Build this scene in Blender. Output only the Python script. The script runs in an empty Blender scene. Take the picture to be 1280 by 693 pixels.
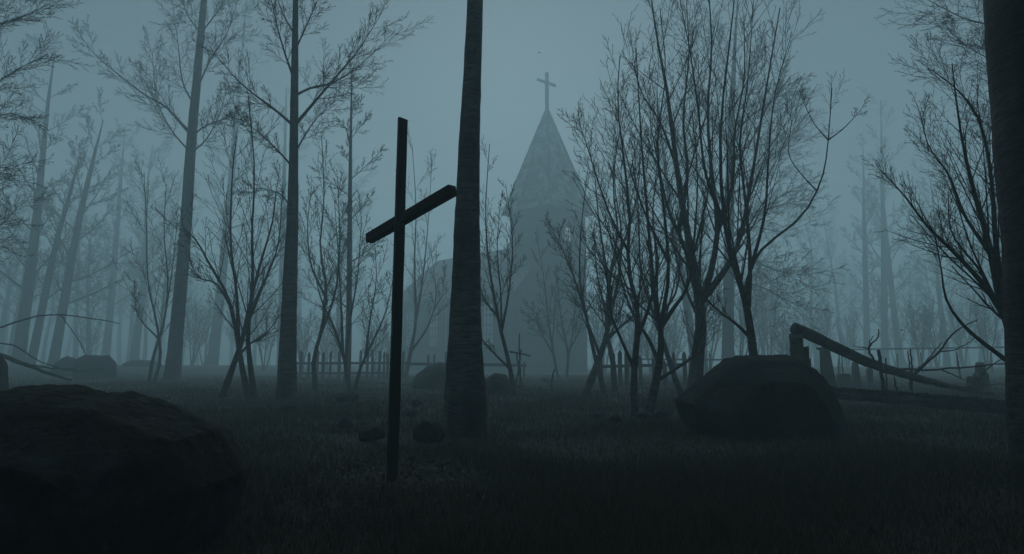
import bpy, bmesh, math, random
import numpy as np
from mathutils import Vector, Matrix, noise as mnoise

rng = np.random.default_rng(7)
random.seed(7)
scene = bpy.context.scene
COL = scene.collection
R = math.radians

# ------------------------------------------------------------------ camera
FPX, CX, CY = 834.0, 640.0, 346.5          # focal length and centre in photo pixels
PITCH = R(7.5)
EYE = Vector((0, 0, 0.72))
NS = 0.76                                  # size of the things close by
def near(Y): return Y*NS if Y <= 30 else (Y if Y >= 75 else 30*NS+(75-30*NS)*(Y-30)/45)
cd = bpy.data.cameras.new('camera'); cam = bpy.data.objects.new('camera', cd); COL.objects.link(cam)
cd.sensor_fit = 'HORIZONTAL'; cd.angle = 2*math.atan(640/FPX); cd.clip_end = 2000; cd.clip_start = 0.05
cam.location = EYE; cam.rotation_euler = (R(90)+PITCH, 0, 0)
scene.camera = cam

def W(px, py, Y):
    """the point at distance Y in front of the camera that a photo pixel looks at"""
    xc, yc = (px-CX)/FPX, (CY-py)/FPX
    dy = math.cos(PITCH) - yc*math.sin(PITCH)
    dz = math.sin(PITCH) + yc*math.cos(PITCH)
    s = Y/dy
    return Vector((xc*s, Y, EYE.z + dz*s))

def sst(a, b, x):
    t = np.clip((x-a)/(b-a), 0, 1); return t*t*(3-2*t)

def ground_z(x, y):
    x = np.asarray(x, float); y = np.asarray(y, float)
    z = 0.022*np.sin(x*0.61+1.3)*np.sin(y*0.47+0.4) + 0.012*np.sin(x*1.31+y*0.83) + 0.008*np.sin(x*2.7-y*2.1+1)
    z = z*sst(2.0, 8.0, np.hypot(x, y)+1.0)
    z = z + 0.75*sst(8, 24, -x-8)*sst(30, 52, y)
    z = z + 0.55*sst(12, 30, x-6)*sst(32, 60, y)
    z = z - 0.12*sst(40, 60, y)
    return z
def gz(x, y): return float(ground_z(x, y))

def AT(px, py=None, Y=None):
    """ground point below a photo pixel column, at distance Y (or where pixel row py meets level ground)"""
    if Y is None:
        yc = (CY-py)/FPX
        dz = math.sin(PITCH)+yc*math.cos(PITCH); dy = math.cos(PITCH)-yc*math.sin(PITCH)
        Y = dy*(-EYE.z/dz)
    s = Y/math.cos(PITCH)
    xc = (px-CX)/FPX
    # horizontal scale at eye level row
    p = W(px, CY+FPX*math.tan(PITCH), Y)
    return Vector((p.x, Y, gz(p.x, Y)))

# ------------------------------------------------------------------ object helpers
def tag(o, label=None, cat=None, group=None, kind=None):
    if label: o['label'] = label
    if cat: o['category'] = cat
    if group: o['group'] = group
    if kind: o['kind'] = kind
    return o
def empty(name, loc=(0,0,0), rz=0):
    o = bpy.data.objects.new(name, None); COL.objects.link(o)
    o.location = loc; o.rotation_euler = (0,0,rz); return o
def obj_from_mesh(name, me, mat, parent=None, loc=None):
    o = bpy.data.objects.new(name, me); COL.objects.link(o)
    if mat is not None and not me.materials: me.materials.append(mat)
    if parent is not None:
        o.parent = parent
    if loc is not None: o.location = loc
    return o
def mesh_np(name, verts, quads=None, tris=None, smooth=True):
    me = bpy.data.meshes.new(name)
    nq = 0 if quads is None else len(quads); nt = 0 if tris is None else len(tris)
    me.vertices.add(len(verts)); me.vertices.foreach_set('co', np.asarray(verts, np.float32).ravel())
    loops = []
    if nq: loops.append(np.asarray(quads, np.int32).ravel())
    if nt: loops.append(np.asarray(tris, np.int32).ravel())
    loops = np.concatenate(loops)
    me.loops.add(len(loops)); me.loops.foreach_set('vertex_index', loops)
    st = np.concatenate([np.arange(nq)*4, nq*4+np.arange(nt)*3]).astype(np.int32)
    me.polygons.add(nq+nt); me.polygons.foreach_set('loop_start', st)
    me.polygons.foreach_set('use_smooth', np.full(nq+nt, smooth))
    me.update(calc_edges=True); me.validate()
    return me
def mesh_bm(name, bm, smooth=False):
    bmesh.ops.recalc_face_normals(bm, faces=bm.faces)
    me = bpy.data.meshes.new(name)
    for f in bm.faces: f.smooth = smooth
    bm.to_mesh(me); bm.free(); return me
def auto_uv(me):
    uv = me.uv_layers.new(name='UVMap')
    for p in me.polygons:
        n = p.normal
        t = Vector((0,0,1)).cross(n)
        t = t.normalized() if t.length > 1e-3 else Vector((1,0,0))
        b = n.cross(t)
        for li in p.loop_indices:
            c = me.vertices[me.loops[li].vertex_index].co
            uv.data[li].uv = (c.dot(t), c.dot(b))

# ------------------------------------------------------------------ materials
def new_mat(name):
    m = bpy.data.materials.new(name); m.use_nodes = True
    nt = m.node_tree; b = nt.nodes['Principled BSDF']
    b.inputs['Roughness'].default_value = 0.9
    b.inputs['Specular IOR Level'].default_value = 0.15
    return m, nt, b
def ramp(nt, fac, stops):
    n = nt.nodes.new('ShaderNodeValToRGB')
    while len(n.color_ramp.elements) < len(stops): n.color_ramp.elements.new(0.5)
    for e, (p, c) in zip(n.color_ramp.elements, stops):
        e.position = p; e.color = (*c, 1)
    nt.links.new(fac, n.inputs['Fac']); return n.outputs['Color']
def noise_node(nt, scale, detail=5, rough=0.6, stretch=(1,1,1), coord='Object', dist=0):
    tc = nt.nodes.new('ShaderNodeTexCoord'); mp = nt.nodes.new('ShaderNodeMapping')
    mp.inputs['Scale'].default_value = stretch
    n = nt.nodes.new('ShaderNodeTexNoise'); n.inputs['Scale'].default_value = scale
    n.inputs['Detail'].default_value = detail; n.inputs['Roughness'].default_value = rough
    n.inputs['Distortion'].default_value = dist
    nt.links.new(tc.outputs[coord], mp.inputs['Vector']); nt.links.new(mp.outputs['Vector'], n.inputs['Vector'])
    return n.outputs['Fac']
def bump(nt, b, fac, strength, dist=0.02):
    n = nt.nodes.new('ShaderNodeBump'); n.inputs['Strength'].default_value = strength
    n.inputs['Distance'].default_value = dist
    nt.links.new(fac, n.inputs['Height']); nt.links.new(n.outputs['Normal'], b.inputs['Normal'])
def mixc(nt, fac, a, b):
    n = nt.nodes.new('ShaderNodeMix'); n.data_type = 'RGBA'
    nt.links.new(fac, n.inputs[0])
    for s, v in ((6, a), (7, b)):
        if isinstance(v, tuple): n.inputs[s].default_value = (*v, 1)
        else: nt.links.new(v, n.inputs[s])
    return n.outputs[2]

def bark_mat(name, dark, light, freq=1.0, moss=None):
    m, nt, b = new_mat(name)
    f1 = noise_node(nt, 3.2*freq, 6, 0.65, (1, 1, 6.5), dist=0.6)      # rings of peeling bark
    f2 = noise_node(nt, 1.3*freq, 4, 0.6, (1, 1, 0.5))
    c1 = ramp(nt, f1, [(0.32, dark), (0.62, light)])
    c2 = mixc(nt, ramp(nt, f2, [(0.4, (0,0,0)), (0.65, (1,1,1))]), c1, tuple(x*0.55 for x in dark))
    if moss:
        f3 = noise_node(nt, 2.4, 5, 0.6)
        c2 = mixc(nt, ramp(nt, f3, [(0.5, (0,0,0)), (0.62, (1,1,1))]), c2, moss)
    nt.links.new(c2, b.inputs['Base Color'])
    bump(nt, b, f1, 0.9, 0.05)
    return m
M = {}
M['bark'] = bark_mat('bark', (0.018,0.017,0.016), (0.11,0.105,0.10))
M['bark_near'] = bark_mat('bark_near', (0.012,0.0115,0.011), (0.06,0.058,0.055), 2.0)
M['bark_banded'] = bark_mat('bark_banded', (0.012,0.0115,0.011), (0.135,0.13,0.125), 1.7)
M['bark_dead'] = bark_mat('bark_dead', (0.022,0.021,0.02), (0.13,0.125,0.115), 1.5, (0.04,0.048,0.03))
m, nt, b = new_mat('twig'); f = noise_node(nt, 6, 3)
nt.links.new(ramp(nt, f, [(0.3, (0.020,0.018,0.016)), (0.7, (0.045,0.040,0.035))]), b.inputs['Base Color']); M['twig'] = m
m, nt, b = new_mat('rock')
f1 = noise_node(nt, 2.1, 9, 0.68); f2 = noise_node(nt, 9, 8, 0.7); f3 = noise_node(nt, 1.4, 6, 0.65, dist=0.8)
c = ramp(nt, f1, [(0.3, (0.004,0.0045,0.0045)), (0.52, (0.012,0.0125,0.012)), (0.72, (0.045,0.046,0.045))])
c = mixc(nt, ramp(nt, f3, [(0.5, (0,0,0)), (0.63, (1,1,1))]), c, (0.018,0.018,0.009))
c = mixc(nt, ramp(nt, f2, [(0.62, (0,0,0)), (0.7, (1,1,1))]), c, (0.045,0.04,0.027))
nt.links.new(c, b.inputs['Base Color']); bump(nt, b, f2, 1.0, 0.08); M['rock'] = m
m, nt, b = new_mat('gravestone')
f1 = noise_node(nt, 3, 8, 0.7); f2 = noise_node(nt, 14, 5)
nt.links.new(ramp(nt, f1, [(0.3, (0.05,0.052,0.05)), (0.7, (0.15,0.15,0.145))]), b.inputs['Base Color']); bump(nt, b, f2, 0.4); M['stone'] = m
m, nt, b = new_mat('weathered_wood')
f1 = noise_node(nt, 5, 6, 0.65, (6, 6, 0.5))
nt.links.new(ramp(nt, f1, [(0.3, (0.02,0.019,0.018)), (0.7, (0.07,0.066,0.06))]), b.inputs['Base Color']); bump(nt, b, f1, 0.6, 0.01); M['wood'] = m
m, nt, b = new_mat('charred_wood')
f1 = noise_node(nt, 5, 7, 0.7, (7, 7, 0.45))
nt.links.new(ramp(nt, f1, [(0.3, (0.006,0.006,0.006)), (0.75, (0.026,0.024,0.022))]), b.inputs['Base Color']); bump(nt, b, f1, 0.8, 0.012); M['cross_wood'] = m
m, nt, b = new_mat('soil')
f1 = noise_node(nt, 0.5, 8, 0.7); f2 = noise_node(nt, 18, 8, 0.75); f3 = noise_node(nt, 4, 6, 0.7)
c = ramp(nt, f1, [(0.35, (0.022,0.022,0.016)), (0.65, (0.04,0.038,0.026))])
c = mixc(nt, ramp(nt, f3, [(0.45, (0,0,0)), (0.6, (1,1,1))]), c, (0.030,0.034,0.02))
nt.links.new(c, b.inputs['Base Color']); bump(nt, b, f2, 1.0, 0.05); M['soil'] = m
m, nt, b = new_mat('grass')
at = nt.nodes.new('ShaderNodeAttribute'); at.attribute_name = 'shade'
nt.links.new(ramp(nt, at.outputs['Fac'], [(0.0, (0.029,0.025,0.013)), (0.5, (0.058,0.049,0.027)), (1.0, (0.115,0.092,0.055))]), b.inputs['Base Color']); M['grass'] = m
m, nt, b = new_mat('fallen_leaves')
at = nt.nodes.new('ShaderNodeAttribute'); at.attribute_name = 'shade'
nt.links.new(ramp(nt, at.outputs['Fac'], [(0.0, (0.03,0.025,0.019)), (0.7, (0.06,0.052,0.04)), (1.0, (0.12,0.105,0.085))]), b.inputs['Base Color']); M['leaves'] = m
m, nt, b = new_mat('brown_leaf'); b.inputs['Base Color'].default_value = (0.16,0.06,0.025,1); M['leaf'] = m
m, nt, b = new_mat('moss')
f1 = noise_node(nt, 8, 6); nt.links.new(ramp(nt, f1, [(0.3, (0.010,0.011,0.008)), (0.7, (0.03,0.033,0.02))]), b.inputs['Base Color']); bump(nt, b, f1, 1, 0.05); M['moss'] = m
def uv_brick(name, c1, c2, mortar, w, h, offs=0.5):
    m, nt, b = new_mat(name)
    tc = nt.nodes.new('ShaderNodeTexCoord'); br = nt.nodes.new('ShaderNodeTexBrick')
    br.inputs['Scale'].default_value = 1; br.inputs['Brick Width'].default_value = w; br.inputs['Row Height'].default_value = h
    br.inputs['Mortar Size'].default_value = 0.04; br.offset = offs
    br.inputs['Color1'].default_value = (*c1,1); br.inputs['Color2'].default_value = (*c2,1); br.inputs['Mortar'].default_value = (*mortar,1)
    nt.links.new(tc.outputs['UV'], br.inputs['Vector'])
    f = noise_node(nt, 0.7, 6, 0.7)
    c = mixc(nt, ramp(nt, f, [(0.4, (0,0,0)), (0.7, (0.7,0.7,0.7))]), br.outputs['Color'], tuple(x*0.6 for x in c1))
    nt.links.new(c, b.inputs['Base Color']); bump(nt, b, br.outputs['Fac'], -0.6, 0.05) if False else None
    return m
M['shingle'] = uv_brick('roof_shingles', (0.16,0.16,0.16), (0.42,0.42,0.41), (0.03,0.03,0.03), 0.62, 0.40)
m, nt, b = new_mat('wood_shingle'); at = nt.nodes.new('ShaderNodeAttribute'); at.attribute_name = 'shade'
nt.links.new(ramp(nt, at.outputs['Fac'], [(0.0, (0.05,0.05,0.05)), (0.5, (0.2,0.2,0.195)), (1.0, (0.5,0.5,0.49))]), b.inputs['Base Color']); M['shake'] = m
M['siding'] = uv_brick('board_siding', (0.04,0.04,0.04), (0.06,0.06,0.058), (0.028,0.028,0.028), 7.0, 0.28, 0.37)
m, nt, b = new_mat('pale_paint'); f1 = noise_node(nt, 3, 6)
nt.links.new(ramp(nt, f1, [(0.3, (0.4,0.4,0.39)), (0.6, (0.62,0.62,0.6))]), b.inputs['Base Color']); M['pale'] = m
m, nt, b = new_mat('sky_pale_glass'); f1 = noise_node(nt, 1.5, 3)  # whitish base colour stands in for sky shining in the panes
nt.links.new(ramp(nt, f1, [(0.3, (0.78,0.8,0.8)), (0.6, (0.88,0.89,0.89))]), b.inputs['Base Color'])
b.inputs['Roughness'].default_value = 0.2; b.inputs['Metallic'].default_value = 0.0; M['glass'] = m

# ------------------------------------------------------------------ tubes, branching
class Tubes:
    """collects polylines with radii; all become one mesh"""
    def __init__(s): s.v=[]; s.q=[]; s.t=[]; s.n=0
    def add(s, P, Rr, sides=3, cap=False):
        P = np.asarray(P, float); Rr = np.asarray(Rr, float)
        if P.ndim == 2: P = P[None]; Rr = Rr[None]
        N, K, _ = P.shape
        T = np.gradient(P, axis=1); T /= np.linalg.norm(T, axis=2, keepdims=True)+1e-9
        ax = P[:, -1]-P[:, 0]; ax /= np.linalg.norm(ax, axis=1, keepdims=True)+1e-9
        ref = np.where(np.abs(ax[:, 2:3]) > 0.75, np.array([[1.,0,0]]), np.array([[0,0,1.]]))[:, None, :]
        U = np.cross(T, ref); U /= np.linalg.norm(U, axis=2, keepdims=True)+1e-9
        V = np.cross(T, U)
        a = np.arange(sides)*2*np.pi/sides
        ring = P[:, :, None] + Rr[:, :, None, None]*(U[:, :, None]*np.cos(a)[None,None,:,None] + V[:, :, None]*np.sin(a)[None,None,:,None])
        vid = s.n + np.arange(N*K*sides).reshape(N, K, sides)
        s.v.append(ring.reshape(-1, 3))
        a0 = vid[:, :-1]; a1 = vid[:, 1:]
        q = np.stack([a0, np.roll(a0, -1, 2), np.roll(a1, -1, 2), a1], -1).reshape(-1, 4)
        s.q.append(q); s.n += N*K*sides
        if cap:
            for end, k in ((0, 0), (1, K-1)):
                c = P[:, k]; ids = s.n+np.arange(N); s.v.append(c); s.n += N
                r_ = vid[:, k]; t = np.stack([r_, np.roll(r_, -1, 1), np.repeat(ids[:, None], sides, 1)], -1).reshape(-1, 3)
                s.t.append(t if end else t[:, ::-1])
        return ring
    def leaves(s, P, D, L, Wd):
        """small pointed buds: P base points, D directions"""
        N = len(P); D = D/(np.linalg.norm(D, axis=1, keepdims=True)+1e-9)
        side = np.cross(D, rng.normal(size=(N,3))); side /= np.linalg.norm(side, axis=1, keepdims=True)+1e-9
        L = L[:, None]; Wd = Wd[:, None]
        v = np.stack([P, P+D*L*0.5+side*Wd, P+D*L, P+D*L*0.5-side*Wd], 1)
        s.v.append(v.reshape(-1,3)); s.q.append(s.n+np.arange(4*N).reshape(N,4)); s.n += 4*N
    def mesh(s, name, smooth=True):
        return mesh_np(name, np.concatenate(s.v), np.concatenate(s.q) if s.q else None, np.concatenate(s.t) if s.t else None, smooth)

def resample(P, K):
    """smooth (Catmull-Rom) resampling of a polyline"""
    P = np.asarray(P, float)
    E = np.vstack([2*P[0]-P[1], P, 2*P[-1]-P[-2]])
    t = np.linspace(0, len(P)-1-1e-6, K); i = t.astype(int); f = (t-i)[:, None]
    p0, p1, p2, p3 = E[i], E[i+1], E[i+2], E[i+3]
    return 0.5*((2*p1)+(-p0+p2)*f+(2*p0-5*p1+4*p2-p3)*f**2+(-p0+3*p1-3*p2+p3)*f**3)

def spawn(PP, RR, m, t0, t1, ang, length, K, up, wig, rr, rmin, fall=0.5, flat=0.0, jitter=0.8):
    """m side branches on every polyline of PP; returns their polylines and radii"""
    N, Kp, _ = PP.shape
    t = t0+(t1-t0)*(np.arange(m)[None]+0.5+jitter*(rng.random((N, m))-0.5))/m
    x = t*(Kp-1); i = np.clip(x.astype(int), 0, Kp-2); f = (x-i)
    idx = np.arange(N)[:, None]
    A = PP[idx, i]; B = PP[idx, i+1]
    base = A+(B-A)*f[..., None]; T = B-A; T /= np.linalg.norm(T, axis=2, keepdims=True)+1e-9
    r = (RR[idx, i]*(1-f)+RR[idx, i+1]*f)
    base = base.reshape(-1,3); T = T.reshape(-1,3); r = r.ravel(); t = t.ravel()
    n = len(base)
    az = (np.arange(n)*2.399963 + rng.normal(0, 0.5, n))
    ref = np.where(np.abs(T[:, 2:3]) > 0.9, np.array([[1.,0,0]]), np.array([[0,0,1.]]))
    U = np.cross(T, ref); U /= np.linalg.norm(U, axis=1, keepdims=True)+1e-9; V = np.cross(T, U)
    a = np.radians(rng.uniform(ang[0], ang[1], n))
    D = np.cos(a)[:, None]*T + np.sin(a)[:, None]*(np.cos(az)[:, None]*U + np.sin(az)[:, None]*V)
    PL = np.linalg.norm(np.diff(PP, axis=1), axis=2).sum(1)
    L = (length*np.repeat(PL, m) if length < 1 else np.full(n, length-1.0))*(1-fall*(t-t0)/(max(t1-t0, 1e-6)))*rng.uniform(0.6, 1.25, n)
    pts = [base]; d = D/np.linalg.norm(D, axis=1, keepdims=True); p = base
    for k in range(K-1):
        p = p+d*(L/(K-1))[:, None]; pts.append(p)
        d = d+np.array([0,0,up])+rng.normal(0, wig, (n,3)); d /= np.linalg.norm(d, axis=1, keepdims=True)
    P = np.stack(pts, 1)
    r0 = np.maximum(r*rr, rmin); tt = np.linspace(0, 1, K)[None]
    Rn = np.maximum(r0[:, None]*(1-0.75*tt), rmin)
    return P, Rn

def add_buds(tb, P, n, L, W_):
    N, K, _ = P.shape
    i = rng.integers(0, N, n); k = rng.integers(0, K-1, n); f = rng.random(n)[:, None]
    A = P[i, k]; B = P[i, k+1]
    D = (B-A); D = D/(np.linalg.norm(D, axis=1, keepdims=True)+1e-9)+rng.normal(0, 0.6, (n,3))
    tb.leaves(A+(B-A)*f, D, L*rng.uniform(0.6, 1.3, n), W_*rng.uniform(0.6, 1.3, n))

def crown_from(stems, rmin, m1=7, m2=7, m3=3, up=0.05, bud=1.0, dens=1.0, a1=(18,44), len1=0.32, t0=0.28, bl=0.03, thick=0.36, fall1=0.45):
    """fine branches and twigs growing from stem polylines (list of (P,R))"""
    tb = Tubes()
    for st in stems:
        P, Rr = st[:2]; dn = dens*(st[2] if len(st) > 2 else 1)
        PP = P[None]; RR = Rr[None]
        n1 = max(3, int(m1*dn*1.5)); tt0 = t0 if len(st) < 3 else 0.78
        P1, R1 = spawn(PP, RR, n1, tt0, 0.995, a1, len1, 9, up, 0.035, thick, rmin*1.15, fall1)
        P2, R2 = spawn(P1, R1, m2, 0.10, 0.97, (20,44), 0.40, 6, up*0.7, 0.045, 0.55, rmin, 0.5)
        P3, R3 = spawn(P2, R2, m3, 0.15, 0.97, (24,48), 0.36, 4, up*0.5, 0.05, 0.7, rmin*0.85, 0.4)
        tb.add(P1, R1, 4); tb.add(P2, R2, 3); tb.add(P3, R3, 3)
        if bud:
            for PX, k in ((P2, 0.9), (P3, 0.9)):
                n = int(len(PX)*k*bud); ii = rng.permutation(len(PX))[:n]
                tip = PX[ii, -1]; D = tip-PX[ii, -2]
                tb.leaves(tip-D*0.05, D+rng.normal(0, 0.15, D.shape)*np.linalg.norm(D, axis=1, keepdims=True), np.full(n, bl)*rng.uniform(.7,1.3,n), np.full(n, bl*.22))
            add_buds(tb, P2, int(len(P2)*1.1*bud), bl*.9, bl*0.2)
    return tb

# ------------------------------------------------------------------ traced shrubs and young trees
def stem_world(pts, Y, depth_wob, rpx0, rpx1, K=14, base=None):
    """pts are photo pixels; the stem wanders in depth by depth_wob metres"""
    n = len(pts); out = []; ph = rng.uniform(0, 6.28); slope = rng.normal(0, 1)
    d0 = 0 if base is None else base
    for i, (x, y) in enumerate(pts):
        u = i/(n-1)
        out.append(W(x, y, Y + d0 + depth_wob*slope*u))
    P = resample(np.array([tuple(p) for p in out]), K)
    s = Y/FPX/2
    tt = np.linspace(0, 1, K)
    Rr = (rpx0*0.8*(1-tt)**1.25+rpx1*0.5*tt+0.1*rpx0*(1-tt)**8)*s
    return P, Rr

def shrub(name, label, cat, Y, stems, rmin=None, group=None, mat='bark', **kw):
    """stems: list of (pixels, width at start, width at end, kind) ; kind 'stem' rises from the ground, 'limb' forks off"""
    Y = near(Y); p0 = stems[0][0][0]; b = AT(p0[0], Y=Y)
    root = empty(name, b); tag(root, label, cat, group)
    rmin = rmin or 0.00026*Y
    done = []
    sub = []
    last = {}
    for pts, w0, w1, kind, *sp in stems:
        P, Rr = stem_world(pts, Y, 0.055*Y if kind == 'limb' else 0.03*Y, w0, w1)
        if kind == 'limb' and done:
            # tie the fork to the nearest point of what is already built
            allp = np.concatenate([q[0] for q in done])
            px = allp[:, 0]/allp[:, 1]; pz = (allp[:, 2]-EYE.z)/allp[:, 1]
            j = np.argmin((px-P[0,0]/P[0,1])**2+(pz-(P[0,2]-EYE.z)/P[0,1])**2)
            f = np.linspace(1, 0, len(P))[:, None]
            P = P+(allp[j]-P[0])*f
        else:
            f = np.linspace(1, 0, len(P))[:, None]**2
            g = gz(P[0,0], P[0,1]); P = P + np.array([0,0,g-0.08-P[0,2]])*f
        done.append((P, Rr, *sp))
        tb = Tubes(); tb.add(P-np.array(b), Rr, 9 if w0*1.0 > 5 else 6)
        me = tb.mesh(kind)
        obj_from_mesh(kind, me, M[mat], root)
    tb = crown_from([(q[0]-np.array(b), *q[1:]) for q in done], rmin, bl=0.0014*Y, **kw)
    obj_from_mesh('crown', tb.mesh('crown'), M['twig'], root)
    return root

S, Lm = 'stem', 'limb'
shrub('bare_shrub', 'leafless shrub of three crossing stems just left of the straight tall trunk', 'shrub', 20, [
    ([(277,490),(290,455),(303,420),(312,380),(325,330),(340,280),(345,240)], 11, 3, S),
    ([(312,495),(303,455),(297,420),(285,370),(262,330),(245,300),(228,285)], 10, 2.5, S),
    ([(319,497),(314,460),(310,415),(316,350),(315,290),(318,210),(310,120)], 10, 2.5, S),
    ([(291,452),(310,432),(330,420),(356,385)], 5, 2, Lm),
    ([(297,420),(295,360),(288,300),(290,220),(296,170)], 6, 2, Lm),
    ([(310,412),(330,360),(348,310),(352,260)], 6, 2, Lm),
    ([(287,375),(270,350),(250,345),(238,330)], 4, 1.5, Lm)], m1=9, len1=0.34, dens=1.0)
shrub('bare_shrub', 'small slender leafless shrub at the foot of the leaning trunk on the left side', 'shrub', 34, [
    ([(187,472),(192,440),(205,400),(210,350),(205,290),(208,230)], 5.5, 1.5, S),
    ([(192,472),(201,440),(196,400),(185,350),(183,280),(180,215)], 5.5, 1.5, S),
    ([(197,425),(172,395),(167,350)], 3, 1.2, Lm),
    ([(205,400),(215,340),(222,270)], 3, 1.2, Lm)], m1=8, len1=0.28, dens=0.9)
shrub('young_tree', 'slim wavy-stemmed young tree between the two straight trunks left of the wooden cross', 'tree', 25, [
    ([(396,488),(392,450),(402,410),(408,360),(400,310),(405,250),(402,170)], 8, 2, S),
    ([(402,410),(420,360),(425,300),(422,220)], 5, 1.5, Lm),
    ([(406,370),(388,330),(384,280),(390,230)], 4, 1.5, Lm)], m1=10, len1=0.25)
shrub('bare_shrub', 'fan-shaped leafless shrub at the left end of the picket fence, beside a thin straight trunk', 'shrub', 25, [
    ([(438,489),(431,450),(418,410),(400,370),(392,330)], 7, 1.8, S),
    ([(443,489),(450,460),(464,430),(482,390),(492,345)], 6, 1.8, S),
    ([(431,450),(437,400),(447,340),(452,270)], 5, 1.5, Lm),
    ([(430,440),(428,390),(424,330),(418,250)], 5, 1.5, Lm),
    ([(456,446),(462,400),(470,350),(468,300)], 4, 1.5, Lm)], m1=9, len1=0.3)
shrub('young_tree', 'pale forked young tree standing before the nave just right of the wooden cross', 'tree', 40, [
    ([(506,474),(515,430),(520,395),(518,330),(520,260),(515,180)], 7, 1.6, S),
    ([(514,435),(535,405),(545,370),(540,320)], 4.5, 1.4, Lm),
    ([(520,395),(528,350),(535,280),(540,200)], 4, 1.4, Lm),
    ([(540,385),(552,365),(556,330)], 2.5, 1, Lm)], m1=7, len1=0.26, dens=0.9)
shrub('young_tree', 'forked young tree right behind the thick centre trunk, beside the crossed sticks', 'tree', 20, [
    ([(644,503),(637,460),(625,410),(617,370),(610,320),(607,260),(612,180)], 8, 1.8, S),
    ([(635,455),(618,440),(600,420),(592,408)], 5, 2, Lm),
    ([(625,410),(635,360),(640,300),(632,230)], 5, 1.6, Lm),
    ([(622,390),(605,370),(596,340)], 4, 1.4, Lm),
    ([(628,415),(627,370),(622,310),(626,250)], 4, 1.4, Lm)], m1=8, len1=0.24)
shrub('young_tree', 'faded thin young tree in front of the church tower, left of its twin', 'tree', 42, [
    ([(698,480),(692,445),(685,400),(680,350),(672,300)], 5, 1.4, S),
    ([(692,445),(676,415),(664,385)], 3, 1.2, Lm),
    ([(691,440),(693,400),(697,330)], 3, 1.2, Lm)], m1=8, len1=0.26, dens=0.8)
shrub('young_tree', 'faded thin young tree in front of the church tower, right of its twin', 'tree', 43, [
    ([(708,480),(710,450),(706,420),(700,390),(697,350)], 5, 1.3, S),
    ([(710,452),(717,410),(720,350)], 3.5, 1.2, Lm),
    ([(711,440),(724,415),(730,380)], 2.5, 1, Lm)], m1=8, len1=0.28, dens=0.8)
shrub('young_tree', 'thick-stemmed leafless tree leaning right beside the church tower, forked like a Y', 'tree', 21, [
    ([(730,492),(745,455),(757,420),(764,380),(757,330),(748,270),(742,200)], 13, 2, S),
    ([(758,497),(745,450),(733,395),(725,350),(726,290),(735,210)], 8, 1.8, S),
    ([(752,432),(772,412),(795,390),(812,350)], 6, 1.8, Lm),
    ([(750,437),(733,392),(720,350),(705,315),(690,285)], 5, 1.5, Lm),
    ([(762,395),(772,350),(776,290),(768,230),(772,160)], 6, 1.5, Lm)], m1=10, len1=0.26)
shrub('young_tree', 'slim tree rising through the left end of the dark broken fence', 'tree', 24, [
    ([(768,492),(766,450),(758,410),(762,350),(772,290),(766,220),(780,140)], 10, 2, S),
    ([(760,400),(748,350),(742,290)], 5, 1.6, Lm),
    ([(764,340),(785,290),(798,230),(800,160)], 5, 1.6, Lm)], m1=11, len1=0.24)
shrub('young_tree', 'thin upright tree with a low left fork among small stones, left of its leaning neighbour', 'tree', 13.2, [
    ([(794,520),(792,470),(797,410),(795,375),(785,330),(787,270),(780,200),(772,130),(775,70)], 12, 2.5, S),
    ([(791,462),(775,425),(762,390),(757,345),(740,290)], 6, 2, Lm),
    ([(797,415),(811,380),(822,330),(816,270),(822,200)], 7, 2, Lm),
    ([(787,300),(760,250),(735,180),(722,150)], 4.5, 1.6, Lm)], m1=14, len1=0.3, a1=(16,44))
shrub('young_tree', 'leafless tree leaning right with a long low limb reaching towards the grey boulder', 'tree', 13.2, [
    ([(808,520),(818,480),(825,445),(826,410),(818,370),(812,300),(806,230),(800,150),(795,60)], 15, 2.5, S),
    ([(825,445),(810,415),(790,385),(775,340),(765,280)], 7, 2, Lm),
    ([(826,415),(842,390),(860,360),(868,300),(872,220),(865,140)], 8, 2, Lm),
    ([(820,488),(845,470),(868,450),(874,420),(886,380),(905,335)], 6, 2, Lm),
    ([(826,410),(836,340),(830,260),(822,180),(832,90),(825,10)], 7, 2, Lm),
    ([(815,330),(790,260),(775,190),(768,120)], 5, 1.6, Lm)], m1=14, len1=0.3, a1=(16,44))
shrub('young_tree', 'stem leaning sharply left behind the fence beside the grey boulder', 'tree', 19, [
    ([(855,494),(840,455),(825,410),(810,370),(800,330),(798,260),(790,200)], 10, 2, S),
    ([(820,395),(845,360),(850,310),(846,250)], 5, 1.5, Lm)], m1=10, len1=0.26)
shrub('bare_tree', 'stout tree dividing into many steep limbs just left of the grey boulder', 'tree', 17, [
    ([(866,484),(870,440),(876,390),(870,340),(858,280),(845,200),(835,120),(820,40),(812,-20)], 24, 3, S),
    ([(876,392),(890,350),(898,290),(890,220),(885,140),(890,60),(885,-20)], 12, 3, Lm),
    ([(877,388),(905,350),(925,310),(937,250),(948,180),(962,90),(975,10)], 12, 3, Lm),
    ([(870,345),(852,300),(835,260),(822,200),(812,150)], 8, 2, Lm),
    ([(896,300),(915,240),(918,170),(930,100),(930,30)], 7, 2, Lm),
    ([(860,290),(868,220),(860,150),(864,70),(858,0)], 7, 2, Lm),
    ([(846,205),(825,150),(800,110),(790,60)], 5, 1.6, Lm)], m1=11, len1=0.33, a1=(15,42), t0=0.22)
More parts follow.
